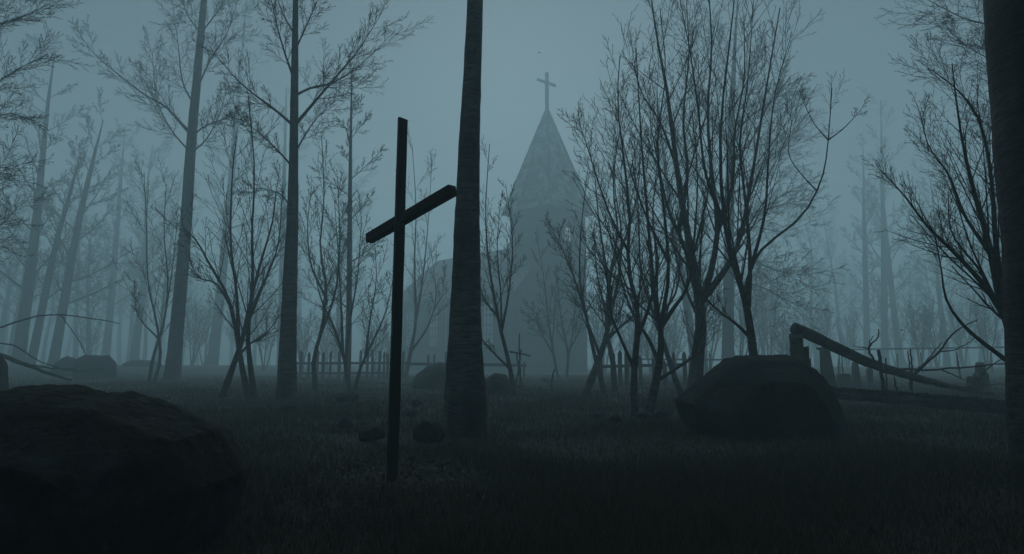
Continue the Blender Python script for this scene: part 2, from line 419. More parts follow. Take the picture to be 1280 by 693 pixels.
shrub('bare_tree', 'leafless tree behind the grey boulder with one long limb bowing out to the right', 'tree', 12.4, [
    ([(950,520),(942,440),(935,390),(928,360),(915,320),(905,270),(900,190),(905,110),(915,30),(920,-30)], 15, 2.5, S),
    ([(935,392),(938,330),(933,260),(925,180),(935,100),(942,0)], 8, 2, Lm),
    ([(931,372),(940,335),(957,308),(1003,270),(1027,225),(1035,180),(1040,110)], 6.5, 2.4, Lm, 0.22),
    ([(1036,176),(1018,155),(1004,128)], 2.6, 1.6, Lm, 0.2),
    ([(1036,176),(1056,160),(1076,138)], 2.6, 1.6, Lm, 0.2),
    ([(1020,236),(1000,215),(985,190),(990,150)], 2.6, 1.6, Lm, 0.2),
    ([(940,440),(918,415),(893,392),(872,360),(866,310)], 6, 2, Lm),
    ([(904,260),(880,200),(872,130),(862,60),(850,0)], 6, 2, Lm),
    ([(937,340),(955,270),(960,200),(968,120),(990,40)], 6, 1.8, Lm)], m1=11, len1=0.34, a1=(15,42), t0=0.22)
shrub('bare_tree', 'dark spreading tree behind the near-black trunk at the right edge', 'tree', 8.2, [
    ([(1300,560),(1282,470),(1262,405),(1250,370),(1235,300),(1215,230),(1200,160),(1190,80)], 24, 3, S),
    ([(1263,408),(1235,365),(1200,325),(1160,285),(1130,245),(1100,212)], 11, 2.2, Lm),
    ([(1256,385),(1246,300),(1240,220),(1225,150),(1195,110),(1160,85)], 10, 2.2, Lm),
    ([(1290,490),(1262,465),(1215,425),(1187,385),(1178,340),(1168,290)], 9, 2.4, Lm, 0.45),
    ([(1270,430),(1266,350),(1256,260),(1250,170),(1240,80)], 9, 2.2, Lm),
    ([(1237,310),(1205,265),(1185,215),(1160,180),(1150,140)], 6, 2, Lm),
    ([(1240,365),(1225,335),(1190,290),(1185,240)], 6, 2, Lm)], m1=17, len1=0.3, a1=(15,42))

# ------------------------------------------------------------------ tall trees
def trunk_mesh(P, Rr, sides=20, lump=0.05, flare=0.35, flare_h=0.9, K=70, seed=0):
    """a real trunk: bends, rings of bark, roots flaring at the foot"""
    Pk = resample(P, K); Rk = np.interp(np.linspace(0,1,K), np.linspace(0,1,len(Rr)), Rr)
    h = Pk[:,2]-Pk[0,2]
    tb = Tubes(); tb.add(Pk, Rk, sides)
    v = tb.v[0].reshape(K, sides, 3); c = Pk[:, None]
    a = np.arange(sides)*2*np.pi/sides
    fl = np.exp(-h/flare_h)[:, None]*flare*(1+0.55*np.sin(a*5+seed)[None]+0.3*np.sin(a*3+seed*2)[None])
    rad = np.linalg.norm(v-c, axis=2, keepdims=True)
    nz = np.zeros((K, sides))
    for k in range(K):
        for s in range(sides):
            p = v[k, s]/max(rad[k,s,0], .05)*0.5
            nz[k, s] = mnoise.noise(Vector((p[0]+seed, p[1], p[2]*1.5)))*1.2 + mnoise.noise(Vector((p[0]*1.2+seed*3, p[1]*1.2, p[2]*7)))*0.6
    tb.v[0] = (c+(v-c)*(1+fl+nz*lump)[..., None]).reshape(-1, 3)
    return tb.mesh('trunk')

def tall_tree(label, Y, trunk, limbs=(), rmin=None, group=None, mat='bark', auto=0, auto_t=(0.35,0.98), auto_len=0.2, dens=1.0, flare=0.3, auto_w=0.26, up=0.03, buds=1.0, lump=0.05, twigs=True, m=(13,10,5)):
    Y = near(Y); b = AT(trunk[0][0], Y=Y)
    root = empty('bare_tree', b); tag(root, label, 'tree', group)
    rmin = rmin or 0.00023*Y
    P = np.array([tuple(W(x, y, Y)) for x, y, w in trunk]); s = Y/FPX/2
    P[0] = (b.x, b.y, b.z-0.15)
    Rr = np.array([w*s*(1.0 if mat != 'bark' else 0.72) for x, y, w in trunk])
    P -= np.array(b)
    K = 40
    obj_from_mesh('trunk', trunk_mesh(P, Rr, lump=lump, flare=flare, flare_h=0.5+2*Rr[0], seed=Y), M[mat], root)
    Pt = resample(P, K); Rt = np.interp(np.linspace(0,1,K), np.linspace(0,1,len(Rr)), Rr)
    done = []
    for pts, w0, w1 in limbs:
        Pl, Rl = stem_world(pts, Y, 0.09*Y, w0*0.8, w1*0.8)
        Pl = Pl-np.array(b)
        j = np.argmin(np.abs(Pt[:,2]-Pl[0,2])); f = np.linspace(1, 0, len(Pl))[:, None]
        Pl = Pl+(Pt[j]-Pl[0])*f
        tb = Tubes(); tb.add(Pl, Rl, 7); obj_from_mesh('limb', tb.mesh('limb'), M[mat], root); done.append((Pl, Rl))
    if auto:
        A, AR = spawn(Pt[None], Rt[None], int(auto*1.15), auto_t[0], 0.995, (30,66), auto_len*1.1, 10, 0.05, 0.04, auto_w, rmin*1.3, 0.55)
        for Pl, Rl in zip(A, AR):
            tb = Tubes(); tb.add(Pl, Rl, 6); obj_from_mesh('limb', tb.mesh('limb'), M[mat], root); done.append((Pl, Rl))
    if twigs and done:
        tb = crown_from(done, rmin, m1=m[0], m2=m[1], m3=m[2], up=up, bud=buds, dens=dens, a1=(22,50), len1=0.33, t0=0.16, bl=0.0011*Y, fall1=0.35)
        obj_from_mesh('crown', tb.mesh('crown'), M['twig'], root)
    return root

# the thick trunk in the middle
tall_tree('thick dark bare trunk standing between the wooden cross and the church', 9.6,
    [(583,538,50),(583,505,46),(582,470,43),(582,420,38),(583,350,35),(584,280,32),(586,200,28),(590,100,24),(594,0,21),(598,-150,18),(600,-330,14)],
    [([(598,-150),(640,-230),(700,-300)], 7, 2), ([(599,-230),(540,-300),(500,-380)], 6, 2)], mat='bark_banded', flare=0.28, dens=0.6, lump=0.045)
# the near-black trunk at the right edge
tall_tree('huge near-black trunk cut off by the right edge of the view', 4.7,
    [(1378,640,160),(1371,560,160),(1361,460,156),(1345,300,150),(1328,150,146),(1313,0,146),(1300,-200,130),(1296,-500,110)],
    mat='bark_near', flare=0.10, lump=0.02)
tall_tree('leaning tall trunk on the left with one long drooping limb reaching left', 38,
    [(215,478,27),(216,465,24),(222,400,22),(231,300,20),(239,180,17),(247,90,14),(255,0,11),(262,-90,8),(268,-160,4)],
    [([(238,168),(222,150),(205,132),(180,118),(150,95),(120,70),(100,45)], 7, 1.6),
     ([(237,190),(212,160),(195,120),(190,60)], 4, 1.3),
     ([(240,165),(262,152),(290,145),(315,138)], 4, 1.3),
     ([(236,200),(255,182),(272,150),(283,115)], 4.5, 1.3),
     ([(244,120),(262,80),(285,40),(300,-10)], 4.5, 1.3),
     ([(243,130),(228,100),(222,50),(212,-20)], 4.5, 1.3),
     ([(252,40),(275,10),(300,-30)], 3.5, 1.2), ([(250,50),(232,20),(225,-30)], 3.5, 1.2)], dens=1.0, mat='bark', flare=0.22)
tall_tree('straight tall trunk with spreading upper limbs, standing left of the wooden cross', 19,
    [(358,498,34),(358,480,30),(360,420,27),(363,340,24),(366,260,19),(367,200,16),(368,120,14),(369,40,11),(370,-30,9),(372,-120,5)],
    [([(368,158),(400,120),(430,85),(450,60),(478,15)], 7, 1.6),
     ([(368,112),(390,104),(420,98),(450,80),(495,38)], 6, 1.6),
     ([(367,165),(340,140),(315,120),(290,95),(262,58)], 6, 1.6),
     ([(368,110),(355,70),(345,30),(335,-20)], 5.5, 1.6),
     ([(366,215),(345,190),(320,165),(300,148)], 4.5, 1.5),
     ([(367,190),(385,160),(402,140),(420,125)], 4, 1.5),
     ([(369,60),(388,20),(405,-20)], 4, 1.5), ([(369,40),(350,5),(338,-40)], 4, 1.5),
     ([(366,260),(352,240),(330,235),(300,235)], 3.5, 1.3)], dens=0.9, flare=0.2)
tall_tree('thin straight trunk with a pointed top just left of the cross', 33,
    [(434,486,13),(434,470,11.5),(436,400,10),(437,300,8.5),(438,200,6),(439,140,4),(440,88,1.5)],
    auto=16, auto_t=(0.35,0.97), auto_len=0.15, dens=0.8, flare=0.15, m=(9,7,4))
tall_tree('tallest faded slanting trunk beyond the left boulders', 60,
    [(22,452,20),(26,430,19),(34,370,17),(44,290,14),(52,210,10),(60,130,6),(69,62,1.8)],
    auto=20, auto_t=(0.3,0.97), auto_len=0.2, dens=0.8, flare=0.15, m=(9,7,4))
tall_tree('thinnest and most slanted of the faded trunks beyond the left boulders', 62,
    [(38,455,14),(45,425,13),(60,350,11),(75,285,8),(88,240,6),(101,190,1.5)], auto=14, auto_t=(0.3,0.97), auto_len=0.24, dens=0.8, flare=0.15, m=(9,7,4))
tall_tree('slanted faded trunk right above the rounded left boulder', 63,
    [(66,455,16),(72,425,15),(85,350,13),(100,270,10),(114,210,7),(129,150,1.5)], auto=16, auto_t=(0.3,0.97), auto_len=0.24, dens=0.8, flare=0.15, m=(9,7,4))
tall_tree('pale trunk rising straight above the flat-topped left boulder', 98,
    [(131,452,13),(135,420,12),(142,340,10),(149,250,6.5),(156,160,1.5)], auto=16, auto_t=(0.35,0.97), auto_len=0.2, dens=0.8, flare=0.15, m=(8,7,3))
tall_tree('pale thick trunk between the leaning tall trunk and the three-stemmed shrub', 82,
    [(262,472,20),(266,450,18),(274,380,16),(284,280,13),(293,180,10),(304,50,4),(308,0,2)], auto=16, auto_t=(0.4,0.97), auto_len=0.16, dens=0.8, flare=0.15, m=(8,7,3))
tall_tree('pale thin trunk just behind the straight tall trunk with spreading limbs', 84,
    [(349,473,12),(350,450,11),(352,350,9.5),(355,230,7),(358,110,2)], auto=14, auto_t=(0.4,0.97), auto_len=0.16, dens=0.8, flare=0.15, m=(8,7,3))
tall_tree('faded thick trunk behind the leafless trees above the grey boulder', 50,
    [(910,472,22),(910,450,20),(911,350,18),(912,250,16),(914,150,12),(917,90,8),(920,30,4),(923,0,2)],
    [([(911,330),(935,320),(965,335),(1005,345)], 5, 1.5), ([(911,300),(940,285),(980,290),(1020,275)], 5, 1.5),
     ([(912,250),(945,225),(975,190),(1005,160)], 5.5, 1.5), ([(913,200),(940,170),(960,130),(985,100)], 5, 1.5),
     ([(912,260),(885,230),(860,200),(840,160)], 5, 1.5), ([(911,300),(945,270),(985,255),(1010,250)], 5.5, 1.5), ([(913,170),(945,140),(975,120),(1000,112)], 5, 1.5), ([(912,240),(950,215),(975,160),(985,130)], 5, 1.5), ([(913,190),(890,150),(870,110)], 5, 1.5),
     ([(911,345),(940,350),(970,365),(1000,385)], 4.5, 1.5), ([(914,140),(935,100),(950,60)], 4, 1.4),
     ([(911,280),(950,262),(985,240),(1015,225)], 5, 1.5), ([(912,225),(950,205),(985,175),(1000,140)], 4.5, 1.5), ([(916,110),(900,60),(890,30)], 4, 1.4)], dens=1.0, flare=0.15)
tall_tree('faded leaning trunk beside the stout dividing tree', 56,
    [(872,474,15),(868,450,14),(858,380,12),(849,330,10),(838,260,8),(828,180,5),(820,110,2)], auto=12, auto_t=(0.4,0.97), auto_len=0.2, dens=0.8, flare=0.15, m=(8,7,3))
tall_tree('pale straight trunk farther left of the pair beyond the gravestones', 105,
    [(1085,462,12),(1084,440,11),(1082,340,9),(1080,260,6),(1079,185,1.8)], auto=16, auto_t=(0.3,0.97), auto_len=0.18, dens=0.8, flare=0.15, m=(8,7,3))
tall_tree('pale straight trunk at the right of the pair beyond the gravestones', 98,
    [(1107,462,13),(1106,440,12),(1105,340,10),(1103,240,6.5),(1101,125,1.8)], auto=18, auto_t=(0.3,0.97), auto_len=0.18, dens=0.8, flare=0.15, m=(8,7,3))
tall_tree('pale trunk leaning left behind the fallen tree trunk', 100,
    [(1130,464,13),(1124,440,12),(1112,340,9),(1104,260,6.5),(1098,190,1.5)], auto=14, auto_t=(0.35,0.97), auto_len=0.2, dens=0.8, flare=0.15, m=(8,7,3))
# trees whose trunks stand outside the picture and whose twigs reach into it
tall_tree('dark leafless tree reaching in at the top left corner', 15,
    [(-95,512,30),(-92,400,26),(-86,200,20),(-80,50,15),(-76,-80,9),(-74,-200,3)],
    [([(-86,200),(-50,150),(-20,120),(20,90),(60,68)], 7, 1.8), ([(-84,120),(-50,70),(-15,40),(30,22),(62,5)], 7, 1.8),
     ([(-82,60),(-50,20),(-10,0),(40,-20)], 6, 1.8), ([(-88,260),(-60,230),(-30,215),(10,205)], 6, 1.6), ([(-88,300),(-60,290),(-30,300),(5,280),(28,250)], 5, 1.5),
     ([(-84,160),(-55,140),(-25,150),(10,140),(40,150)], 5, 1.6)], dens=1.3, flare=0.2)
tall_tree('leafless tree behind the near-black edge trunk with twigs at top right', 18,
    [(1330,500,34),(1328,400,30),(1322,200,22),(1318,50,16),(1316,-90,9),(1315,-200,3)],
    [([(1322,120),(1290,70),(1250,40),(1205,25),(1160,0)], 7, 1.8), ([(1322,180),(1290,130),(1255,90),(1225,70),(1185,45)], 7, 1.8),
     ([(1320,70),(1280,20),(1230,-10),(1180,-30)], 6, 1.6), ([(1324,230),(1295,190),(1265,160),(1240,150)], 6, 1.6)], dens=1.4, flare=0.2)

# far trees: four kinds, copied
def proto_tree(h, r, nl, bend, seed):
    root = empty('bare_tree', (0,0,0)); root['category'] = 'tree'
    K = 12; z = np.linspace(-0.2, h, K)
    P = np.stack([bend*(z/h)**2+0.12*np.sin(z*0.5+seed), 0.15*np.sin(z*0.37+seed*2), z], 1)
    Rr = r*(1-0.93*np.linspace(0,1,K)**1.1)
    obj_from_mesh('trunk', trunk_mesh(P, Rr, sides=12, K=40, flare=0.2, lump=0.05, seed=seed), M['bark'], root)
    A, AR = spawn(P[None], Rr[None], nl, 0.3, 0.97, (42,68), 0.20, 10, 0.07, 0.035, 0.32, 0.026, 0.4)
    tb = Tubes(); tb.add(A, AR, 6)
    P2, R2 = spawn(A, AR, 8, 0.2, 0.98, (22,48), 0.38, 6, 0.03, 0.05, 0.55, 0.018, 0.45); tb.add(P2, R2, 3)
    P3, R3 = spawn(P2, R2, 5, 0.2, 0.98, (24,50), 0.42, 4, 0.02, 0.06, 0.7, 0.015, 0.4); tb.add(P3, R3, 3)
    P4, R4 = spawn(P3, R3, 3, 0.2, 0.98, (25,50), 0.42, 3, 0.02, 0.06, 0.8, 0.014, 0.4); tb.add(P4, R4, 3)
    obj_from_mesh('crown', tb.mesh('crown'), M['twig'], root)
    return root
def proto_shrub(h, n, seed):
    root = empty('bare_shrub', (0,0,0)); root['category'] = 'shrub'
    st = []
    for i in range(n):
        a = i*2.4+seed; lean = rng.uniform(0.12, 0.3)*h; z = np.linspace(-0.1, h*rng.uniform(0.75,1), 12); u = z/h
        P = np.stack([math.cos(a)*(0.08+lean*u+0.06*np.sin(z*2+a)), math.sin(a)*(0.08+lean*u), z], 1)
        st.append((P, 0.055*(1-0.8*np.linspace(0,1,12))+0.012))
        tb = Tubes(); tb.add(P, st[-1][1], 6); obj_from_mesh('stem', tb.mesh('stem'), M['bark'], root)
    tb = crown_from(st, 0.011, m1=10, m2=7, m3=3, len1=0.32, t0=0.22, bl=0.05)
    obj_from_mesh('crown', tb.mesh('crown'), M['twig'], root)
    return root
def copy_tree(root):
    r = root.copy(); COL.objects.link(r)
    for ch in root.children:
        c = ch.copy(); COL.objects.link(c); c.parent = r
    return r
protos = [proto_tree(19, 0.34, 34, 0.8, 1.1), proto_tree(22, 0.40, 38, -1.2, 2.3), proto_tree(16, 0.25, 32, 0.4, 3.7), proto_tree(24, 0.36, 36, 1.6, 5.2)]
sprotos = [proto_shrub(5.5, 4, 0.3), proto_shrub(4.2, 5, 1.7), proto_shrub(7, 4, 4.0)]
used = set()
def place(proto, px, Y, sc_, rz, label, group, lean=0.0):
    o = proto if id(proto) not in used else copy_tree(proto)
    used.add(id(proto))
    g = AT(px, Y=Y); o.location = g; o.scale = (sc_,)*3; o.rotation_euler = (0, lean, rz)
    o['label'] = label; o['group'] = group
far_left = [(-30,55),(-5,75),(12,64),(55,88),(92,80),(108,62),(160,95),(178,84),(196,70),(150,120),(118,105),(228,90),(246,110),(30,115),(80,130),(288,100),(318,88),(335,120),(378,96),(402,110),(205,130),(-45,95),(455,130),(420,75),(70,70),(170,66),(5,100),(130,90)]
for px, Y in far_left:
    Y *= 1.4; k = int(rng.integers(0, 4))
    place(protos[k], px, Y, float(rng.uniform(1.05,1.5)), float(rng.uniform(0,6.28)), 'ghostly bare tree fading into the fog among the rearmost trunks left of the church', 'faint trees in the fog left of the church', float(rng.normal(0.03,0.035)))
far_right = [(742,120),(775,95),(800,70),(838,110),(880,85),(905,130),(945,105),(968,88),(985,120),(1002,98),(1030,110),(1055,92),(1068,125),(1142,95),(1165,80),(1182,62),(1210,100),(1228,72),(1250,88),(1285,64),(1310,90),(1155,125),(955,68),(1020,75),(1195,120),(1240,115)]
for px, Y in far_right:
    Y *= 1.4; k = int(rng.integers(0, 4))
    place(protos[k], px, Y, float(rng.uniform(0.9,1.3)), float(rng.uniform(0,6.28)), 'ghostly bare tree fading into the fog among the rearmost trunks right of the church', 'faint trees in the fog right of the church', float(rng.normal(-0.02,0.03)))
for px, Y in [(560,125),(610,135),(520,118),(655,140),(590,112)]:
    place(protos[int(rng.integers(0,4))], px, Y, float(rng.uniform(0.75,0.95)), float(rng.uniform(0,6.28)), 'barely visible bare tree rising behind the church roof', 'faint trees behind the church roof')
for px, Y, s in [(960,52,1.0),(990,60,1.1),(1030,56,1.0),(1060,64,1.1),(1150,46,0.8),(1172,50,0.9),(1205,55,1.0),(1235,42,0.8),(945,75,1.2),(1120,70,1.2),(985,42,0.7),(1010,80,1.3)]:
    place(sprotos[int(rng.integers(0,3))], px, Y*1.3, 1.3*s*float(rng.uniform(0.85,1.1)), float(rng.uniform(0,6.28)), 'grey leafless shrub in the fog beyond the gravestones', 'foggy shrubs beyond the gravestones')
for px, Y, s in [(110,62,0.9),(240,55,0.9),(330,48,0.9),(378,44,0.8),(470,48,0.9),(410,56,1.1),(300,64,1.1),(255,72,1.2),(490,58,0.9)]:
    place(sprotos[int(rng.integers(0,3))], px, Y*1.3, 1.3*s*float(rng.uniform(0.85,1.1)), float(rng.uniform(0,6.28)), 'grey leafless shrub in the fog between the trunks left of the cross', 'foggy shrubs left of the cross')
for px, Y, s in [(755,44,1.0),(790,48,1.1),(815,40,0.9),(840,52,1.2),(885,46,1.1),(925,40,1.0)]:
    place(sprotos[int(rng.integers(0,3))], px, Y*1.3, 1.2*s*float(rng.uniform(0.9,1.15)), float(rng.uniform(0,6.28)), 'grey leafless shrub in the fog behind the dark broken fence', 'foggy shrubs behind the broken fence')

# ------------------------------------------------------------------ boulders and stones
def hull_rock(points, mat='rock', seg=0.12, lump=0.05, rough=0.018, seed=0.0, sm=0):
    bm = bmesh.new()
    for p in points: bm.verts.new(p)
    r = bmesh.ops.convex_hull(bm, input=bm.verts)
    bmesh.ops.delete(bm, geom=[v for v in bm.verts if not v.link_faces], context='VERTS')
    for _ in range(7):
        es = [e for e in bm.edges if e.calc_length() > seg]
        if not es: break
        bmesh.ops.subdivide_edges(bm, edges=es, cuts=1)
        bmesh.ops.triangulate(bm, faces=[f for f in bm.faces if len(f.verts) > 3])
    for _ in range(sm): bmesh.ops.smooth_vert(bm, verts=bm.verts, factor=0.5, use_axis_x=True, use_axis_y=True, use_axis_z=True)
    bm.normal_update()
    nrm = {v: v.normal.copy() for v in bm.verts}
    for v in bm.verts:
        p = v.co/max(seg*6, 0.05)
        n = mnoise.fractal(p*0.55+Vector((seed,seed*2,0)), 1.0, 2.0, 4)
        n2 = mnoise.fractal(p*2.6+Vector((seed,0,seed)), 1.0, 2.0, 5)
        n3 = abs(mnoise.noise(p*1.6+Vector((seed,seed,3))))
        v.co += nrm[v]*(n*lump+n2*rough-(0.12-min(n3,0.12))/0.12*rough*1.3)
    return bm
def outline_boulder(label, Y, pix, thick, shrink=0.72, seg=0.12, lump=0.04, rough=0.015, seed=0., group=None, fn=None, cat='boulder', name='boulder', skew=0.0):
    Y = near(Y); thick *= NS; c = sum((p[0] for p in pix))/len(pix); b = AT(c, Y=Y)
    prof = [W(x, y, Y)-b for x, y in pix]
    cx = sum(p.x for p in prof)/len(prof)
    pts = []
    for p in prof:
        pts.append(p)
        for yy, s in ((-0.5, 0.5+0.47*shrink), (0.5, 0.5+0.45*shrink), (-1.0, shrink*0.66), (1.0, shrink*0.5)):
            z = p.z*(1-(1-s)*0.75) if p.z > 0 else p.z
            pts.append(Vector((cx+(p.x-cx)*s+skew*yy, yy*thick, z)))
    bm = hull_rock(pts, seg=seg, lump=lump, rough=rough, seed=seed)
    if fn:
        for v in bm.verts: fn(v.co)
    o = obj_from_mesh(name, mesh_bm(name, bm, True), M['rock'], None, b)
    tag(o, label, cat, group); return o
# left boulder, with the small step in its crest
Yb = 3.7
def step(co):
    p = co
    xa = W(108,486,near(Yb)).x-bl.x
    t = max(0, 1-abs((p.x-xa-0.08)/0.12))
    if p.z > 0.38: p.z -= 0.02*t
bl = AT(sum(x for x,_ in [(-190,600),(-120,530),(0,497),(25,483),(98,481),(165,488),(215,508),(275,534),(305,590),(285,650),(230,720),(-190,720)])/12, Y=near(Yb))
outline_boulder('big near-black moss-flecked boulder filling the lower left corner', Yb,
    [(-190,600),(-120,530),(0,497),(25,483),(98,481),(165,488),(215,508),(275,534),(305,590),(285,650),(230,720),(-190,720)], 0.75, shrink=0.86, seg=0.028, lump=0.006, rough=0.005, seed=1.3, fn=step)
outline_boulder('large angular grey boulder below the long-limbed tree right of centre', 9.5,
    [(843,500),(855,490),(905,449),(920,444),(984,444),(1008,458),(1027,480),(1040,508),(1051,545),(876,548),(852,526)], 1.0, shrink=0.86, seg=0.04, lump=0.008, rough=0.008, seed=4.1)
outline_boulder('rounded boulder half hidden behind the thick centre trunk', 27,
    [(515,480),(520,468),(532,457),(550,453),(575,456),(592,470),(596,492),(516,492)], 1.1, seg=0.16, lump=0.08, seed=6.2)
outline_boulder('domed boulder between the thick centre trunk and the forked young tree', 21,
    [(600,490),(605,474),(618,466),(632,467),(642,478),(648,500),(600,502)], 0.6, seg=0.12, lump=0.05, seed=7.7)
outline_boulder('pale rounded boulder in the fog, left of its flat-topped neighbour', 43,
    [(66,468),(74,450),(84,444),(94,447),(104,455),(110,475),(66,475)], 1.2, seg=0.25, lump=0.1, seed=8.4)
outline_boulder('pale flat-topped boulder in the fog on the left', 40,
    [(94,470),(98,448),(106,445),(136,445),(143,452),(146,476),(94,476)], 1.3, seg=0.25, lump=0.08, seed=9.9)
outline_boulder('faintest low boulder farthest back on the left, beside the slender shrub', 56,
    [(150,470),(156,455),(168,450),(192,450),(204,458),(208,474),(150,474)], 1.8, seg=0.3, lump=0.1, seed=2.9)
outline_boulder('rough dark rock poking in at the left edge above the big boulder', 16,
    [(-60,500),(-50,450),(-25,430),(-4,434),(2,443),(0,470),(4,505),(-60,505)], 0.7, seg=0.12, lump=0.06, seed=5.5)
STONES = []
def stone(label, px, py, w, h, seed, group='small stones in the grass', Y=None):
    b = AT(px, py) if Y is None else AT(px, Y=Y); s = b.y/FPX; h *= 1.05; STONES.append((b.x, b.y, w*s*0.6))
    r_ = random.Random(seed); pts = []
    for i in range(20):
        v = Vector((r_.gauss(0,1), r_.gauss(0,1), r_.gauss(0,1))).normalized()
        pts.append(Vector((v.x*w*s*0.55, v.y*w*s*0.45, v.z*h*s*0.62+h*s*0.35)))
    bm = hull_rock(pts, seg=max(0.03, w*s*0.09), lump=0.03*w*s, rough=0.015*w*s, seed=seed, sm=1)
    o = obj_from_mesh('stone', mesh_bm('stone', bm, True), M['rock'], None, b); tag(o, label, 'stone', group); return o
stone('wide flat stone in the grass beside the fan-shaped shrub', 434, 503, 30, 14, 11)
stone('little stone behind the rounded one left of the wooden cross', 433, 533, 21, 13, 12)
stone('rounded stone just left of the wooden cross post', 467, 552, 34, 23, 13)
stone('rounded stone against the left foot of the thick centre trunk', 538, 550, 40, 27, 14)
stone('low stone in the grass below the straight tall trunk', 365, 516, 22, 9, 15)
stone('tiny stone between the cross post and the boulder behind the centre trunk', 521, 509, 15, 10, 16)
stone('small stone behind the centre trunk foot, above the rounded one', 516, 521, 16, 8, 26)
stone('little dark stone left of the thin upright tree', 770, 528, 20, 12, 17)
stone('stone wedged between the thin upright tree and its leaning neighbour', 806, 521, 26, 10, 18)
stone('stone at the right foot of the tree leaning towards the grey boulder', 828, 521, 24, 11, 19)
stone('low faded stone on the grass before the church tower', 682, 479, 16, 7, 20)
stone('small stone half sunk in the grass left of the lone low one', 745, 522, 16, 7, 21)

# ------------------------------------------------------------------ wooden cross
def beam(bm, a, b, w, t, up=None, taper=1.0, cuts=10, wob=0.004, seed=0, endcut=0.0):
    """a roughly sawn square beam from a to b"""
    a = Vector(a); b = Vector(b); d = (b-a).normalized()
    ref = up or (Vector((0,1,0)) if abs(d.z) > 0.8 else Vector((0,0,1)))
    u = d.cross(ref).normalized(); v = u.cross(d).normalized()
    rings = []
    for i in range(cuts+1):
        f = i/cuts; c = a+(b-a)*f; s = 1+(taper-1)*f
        ring = []
        for j, (x, y) in enumerate(((-1,-1),(0,-1.02),(1,-1),(1.02,0),(1,1),(0,1.02),(-1,1),(-1.02,0))):
            p = c+u*(x*w/2*s)+v*(y*t/2*s)
            n = Vector((mnoise.noise(p*3+Vector((seed,j,0))), mnoise.noise(p*3+Vector((j,seed,5))), 0))*wob
            if i == cuts: p = p+d*(endcut*(x*0.6+y*0.4))
            ring.append(bm.verts.new(p+n))
        rings.append(ring)
    for r0, r1 in zip(rings, rings[1:]):
        for j in range(8): bm.faces.new((r0[j], r0[(j+1)%8], r1[(j+1)%8], r1[j]))
    bm.faces.new(rings[0][::-1]); bm.faces.new(rings[-1])
cb = AT(493, Y=5.5*NS)
cr = empty('wooden_cross', cb); tag(cr, 'tall rough wooden cross planted in the grass with its crossbar slanting up to the right', 'cross')
top = W(503.5, 149, 5.53*NS)-cb
yaw = R(50)
bm = bmesh.new()
fx = Vector((math.cos(R(22)), math.sin(R(22)), 0))
beam(bm, (0,0,-0.25), top, 0.062, 0.057, up=Vector((-math.sin(R(22)), math.cos(R(22)), 0)), taper=0.92, cuts=26, seed=1, endcut=0.012)
obj_from_mesh('post', mesh_bm('post', bm), M['cross_wood'], cr)
ca = W(461.5, 298.5, 5.93*NS)-cb; ce = W(565.5, 238, 5.02*NS)-cb
bm = bmesh.new(); beam(bm, ca, ce, 0.057, 0.062, taper=1.0, cuts=14, seed=3)
obj_from_mesh('crossbar', mesh_bm('crossbar', bm), M['cross_wood'], cr)

# ------------------------------------------------------------------ fences
def stake_mesh(h, w, t, seed, pointed=True):
    bm = bmesh.new(); r_ = random.Random(seed)
    lx, ly = r_.gauss(0, 0.02), r_.gauss(0, 0.02)
    lv = [(-0.2,1),(h*0.5,1),(h-w*0.8,0.98)]
    rings = []
    for z, s in lv:
        rings.append([bm.verts.new((x*w/2*s+lx*z+r_.gauss(0,0.003), y*t/2*s+ly*z, z)) for x, y in ((-1,-1),(1,-1),(1,1),(-1,1))])
    for a, b in zip(rings, rings[1:]):
        for j in range(4): bm.faces.new((a[j], a[(j+1)%4], b[(j+1)%4], b[j]))
    bm.faces.new(rings[0][::-1]); r = rings[-1]
    if pointed:
        p = [bm.verts.new((lx*h, y*t/2+ly*h, h)) for y in (-1,1)]
        bm.faces.new((r[0], r[1], p[0])); bm.faces.new((r[2], r[3], p[1])); bm.faces.new((r[1], r[2], p[1], p[0])); bm.faces.new((r[3], r[0], p[0], p[1]))
    else: bm.faces.new(r)
    return mesh_bm('picket', bm)
def fence(name, label, pickets, rails, w=0.16, group=None, cat='fence'):
    """pickets: (px, top row, Y); rails: ((px,row,Y),(px,row,Y),thickness)"""
    pickets = [(x, y, near(Y)) for x, y, Y in pickets]; rails = [((p[0],p[1],near(p[2])),(q[0],q[1],near(q[2])),t*NS) for p, q, t in rails]; w *= NS
    b = AT(pickets[0][0], Y=pickets[0][2]); root = empty(name, b); tag(root, label, cat, group)
    for i, (px, ty, Y) in enumerate(pickets):
        g = AT(px, Y=Y); h = W(px, ty, Y).z-g.z
        obj_from_mesh('picket', stake_mesh(h, w*random.uniform(0.85,1.15), 0.05, i+int(px)), M['wood'], root, g-b)
    for (x0,y0,Y0), (x1,y1,Y1), th in rails:
        bm = bmesh.new(); beam(bm, W(x0,y0,Y0+0.055)-b, W(x1,y1,Y1+0.055)-b, 0.05, th, cuts=8, wob=0.015)
        obj_from_mesh('rail', mesh_bm('rail', bm), M['wood'], root)
pk = []
for i, x in enumerate([366,376,386,396,404,413,424,432,450,459,466,474,480,485,492,503]):
    pk.append((x, 439+random.uniform(-2,3), 40+i*0.02))
fence('picket_fence', 'pale wooden picket fence in the fog before the left end of the church', pk,
      [((362,454.5,40),(508,454,40.3),0.17), ((362,467,40),(508,466.5,40.3),0.15)], w=0.19)
fence('picket_fence', 'long single fence rail with three loose pickets beside the rounded boulder at the centre trunk', [(535,443,40),(542,443,40),(556,439,40),(571,444,40),(655,452,40)],
      [((506,455,40.2),(658,457,40),0.2)], w=0.14)
